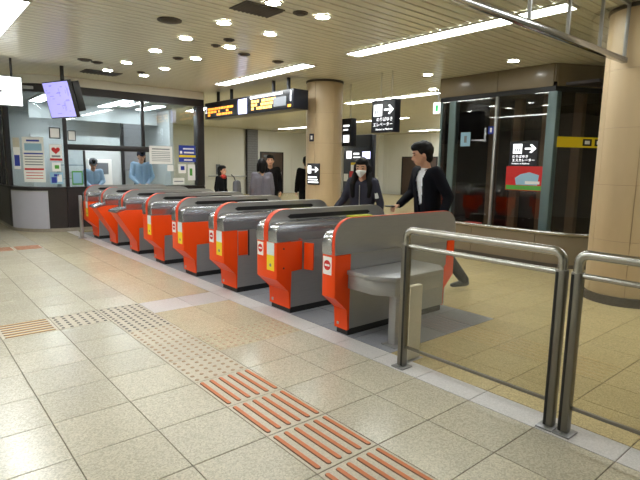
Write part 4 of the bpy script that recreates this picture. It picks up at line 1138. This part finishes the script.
# masked woman at the second aisle
wa = math.atan2(-.42, -.9)
wom, s, w_, HMw, Pw = person('person', 'person with long dark hair, white mask and charcoal jacket behind the gates', (3.30, 2.16, 0), wa, 1.62, 'jacket', 'greyjk', 'navy', 'long',
    lean=.03, hyaw=6, hpitch=10, mask=True, hem=.88, fat=1.02, width=.96,
    el={-1: (.05, -.27, 1.17), 1: (-.02, .27, 1.13)}, wr={-1: (.26, -.30, 1.06), 1: (.05, .29, .93)})
zb_ = nb(); hull(zb_, ico_pts(V((.128*s, 0, 1.38*s)), .006)+ico_pts(V((.124*s, 0, .93*s)), .006)); obj('zip', zb_, 'steel', wom, local=True, label='pale zip')
hb = nb(); hull(hb, [V((x*s, y*s, z*s)) for x in (.08, .128) for y in (-.12, -.02) for z in (.865, .905)]); obj('hem_patch', hb, 'white', wom, local=True, label='white patch at the hem')
ab = nb(); hull(ab, ico_pts(V((-.013*s, .222*s, 1.275*s)), (.07*s, .062*s, .035*s))+ico_pts(V((-.015*s, .238*s, 1.21*s)), (.068*s, .06*s, .035*s))); obj('sleeve_patch', ab, 'white', wom, local=True, label='white band on the sleeve')
# people in the hall beyond
person('person', 'person in a long grey coat seen from behind beyond the gates', (4.12, 5.83, 0), math.radians(62), 1.62, 'coat', 'greycoat', 'blackcl', 'bob', hem=.55, fat=1.1, width=.9)
person('person', 'person in black standing beyond the grey coat in front of the brown door', (5.43, 7.46, 0), math.radians(235), 1.74, 'jacket', 'blackcl', 'blackcl', 'short', hem=.78, fat=1.1)
person('person', 'person in black half hidden by the middle column', (6.26, 7.10, 0), math.radians(60), 1.72, 'jacket', 'blackcl', 'blackcl', 'short', hem=.70, fat=1.1)
pr, s, w_, HMl, Pl = person('person', 'person in black with a red scarf and grey bag beside the booth corner', (4.42, 8.00, 0), math.radians(300), 1.47, 'jacket', 'blackcl', 'blackcl', 'bob', hem=.7, fat=1.05)
sc_ = nb(); hull(sc_, ico_pts(V((.06*s, .06*s, 1.46*s)), .05)+ico_pts(V((.07*s, -.06*s, 1.46*s)), .05)); obj('scarf', sc_, 'bagred', pr, local=True, label='red scarf')
bg = thing('shoulder_bag', 'rounded grey bag carried by the person with the red scarf', 'bag', (4.72, 7.86, .78))
b_ = nb(); hull(b_, [p_ for c_ in ((4.66, 7.78, .86), (4.82, 7.90, .86), (4.68, 7.80, 1.08), (4.80, 7.90, 1.08)) for p_ in ico_pts(V(c_), .07)])
obj('bag_body', remesh('bag_body', b_, .012, 'bag', 3), 'bag', bg)
obj('strap', tube([(4.68, 7.80, 1.12), (4.66, 7.84, 1.22), (4.62, 7.90, 1.28)], .012, 8), 'black', bg)
# clerks in the ticket office
person('person', 'clerk in a pale blue shirt and dark cap standing at the booth window', (3.36, 10.24, 0), math.radians(-102), 1.82, 'shirt', 'uniform', 'navy', 'short', hem=.90, fat=1.02, cap='navy', hpitch=16,
    el={-1: (.06, -.25, 1.12), 1: (.06, .25, 1.12)}, wr={-1: (.24, -.10, .96), 1: (.24, .10, .96)})
person('person', 'clerk in a pale blue shirt and grey cap bending over the booth counter', (2.22, 10.42, 0), math.radians(-100), 1.60, 'shirt', 'uniform', 'navy', 'short', lean=.35, hem=.90, fat=1.05, cap='cap', hpitch=30,
    el={-1: (.16, -.24, 1.16), 1: (.16, .24, 1.16)}, wr={-1: (.36, -.10, 1.04), 1: (.36, .10, 1.04)})
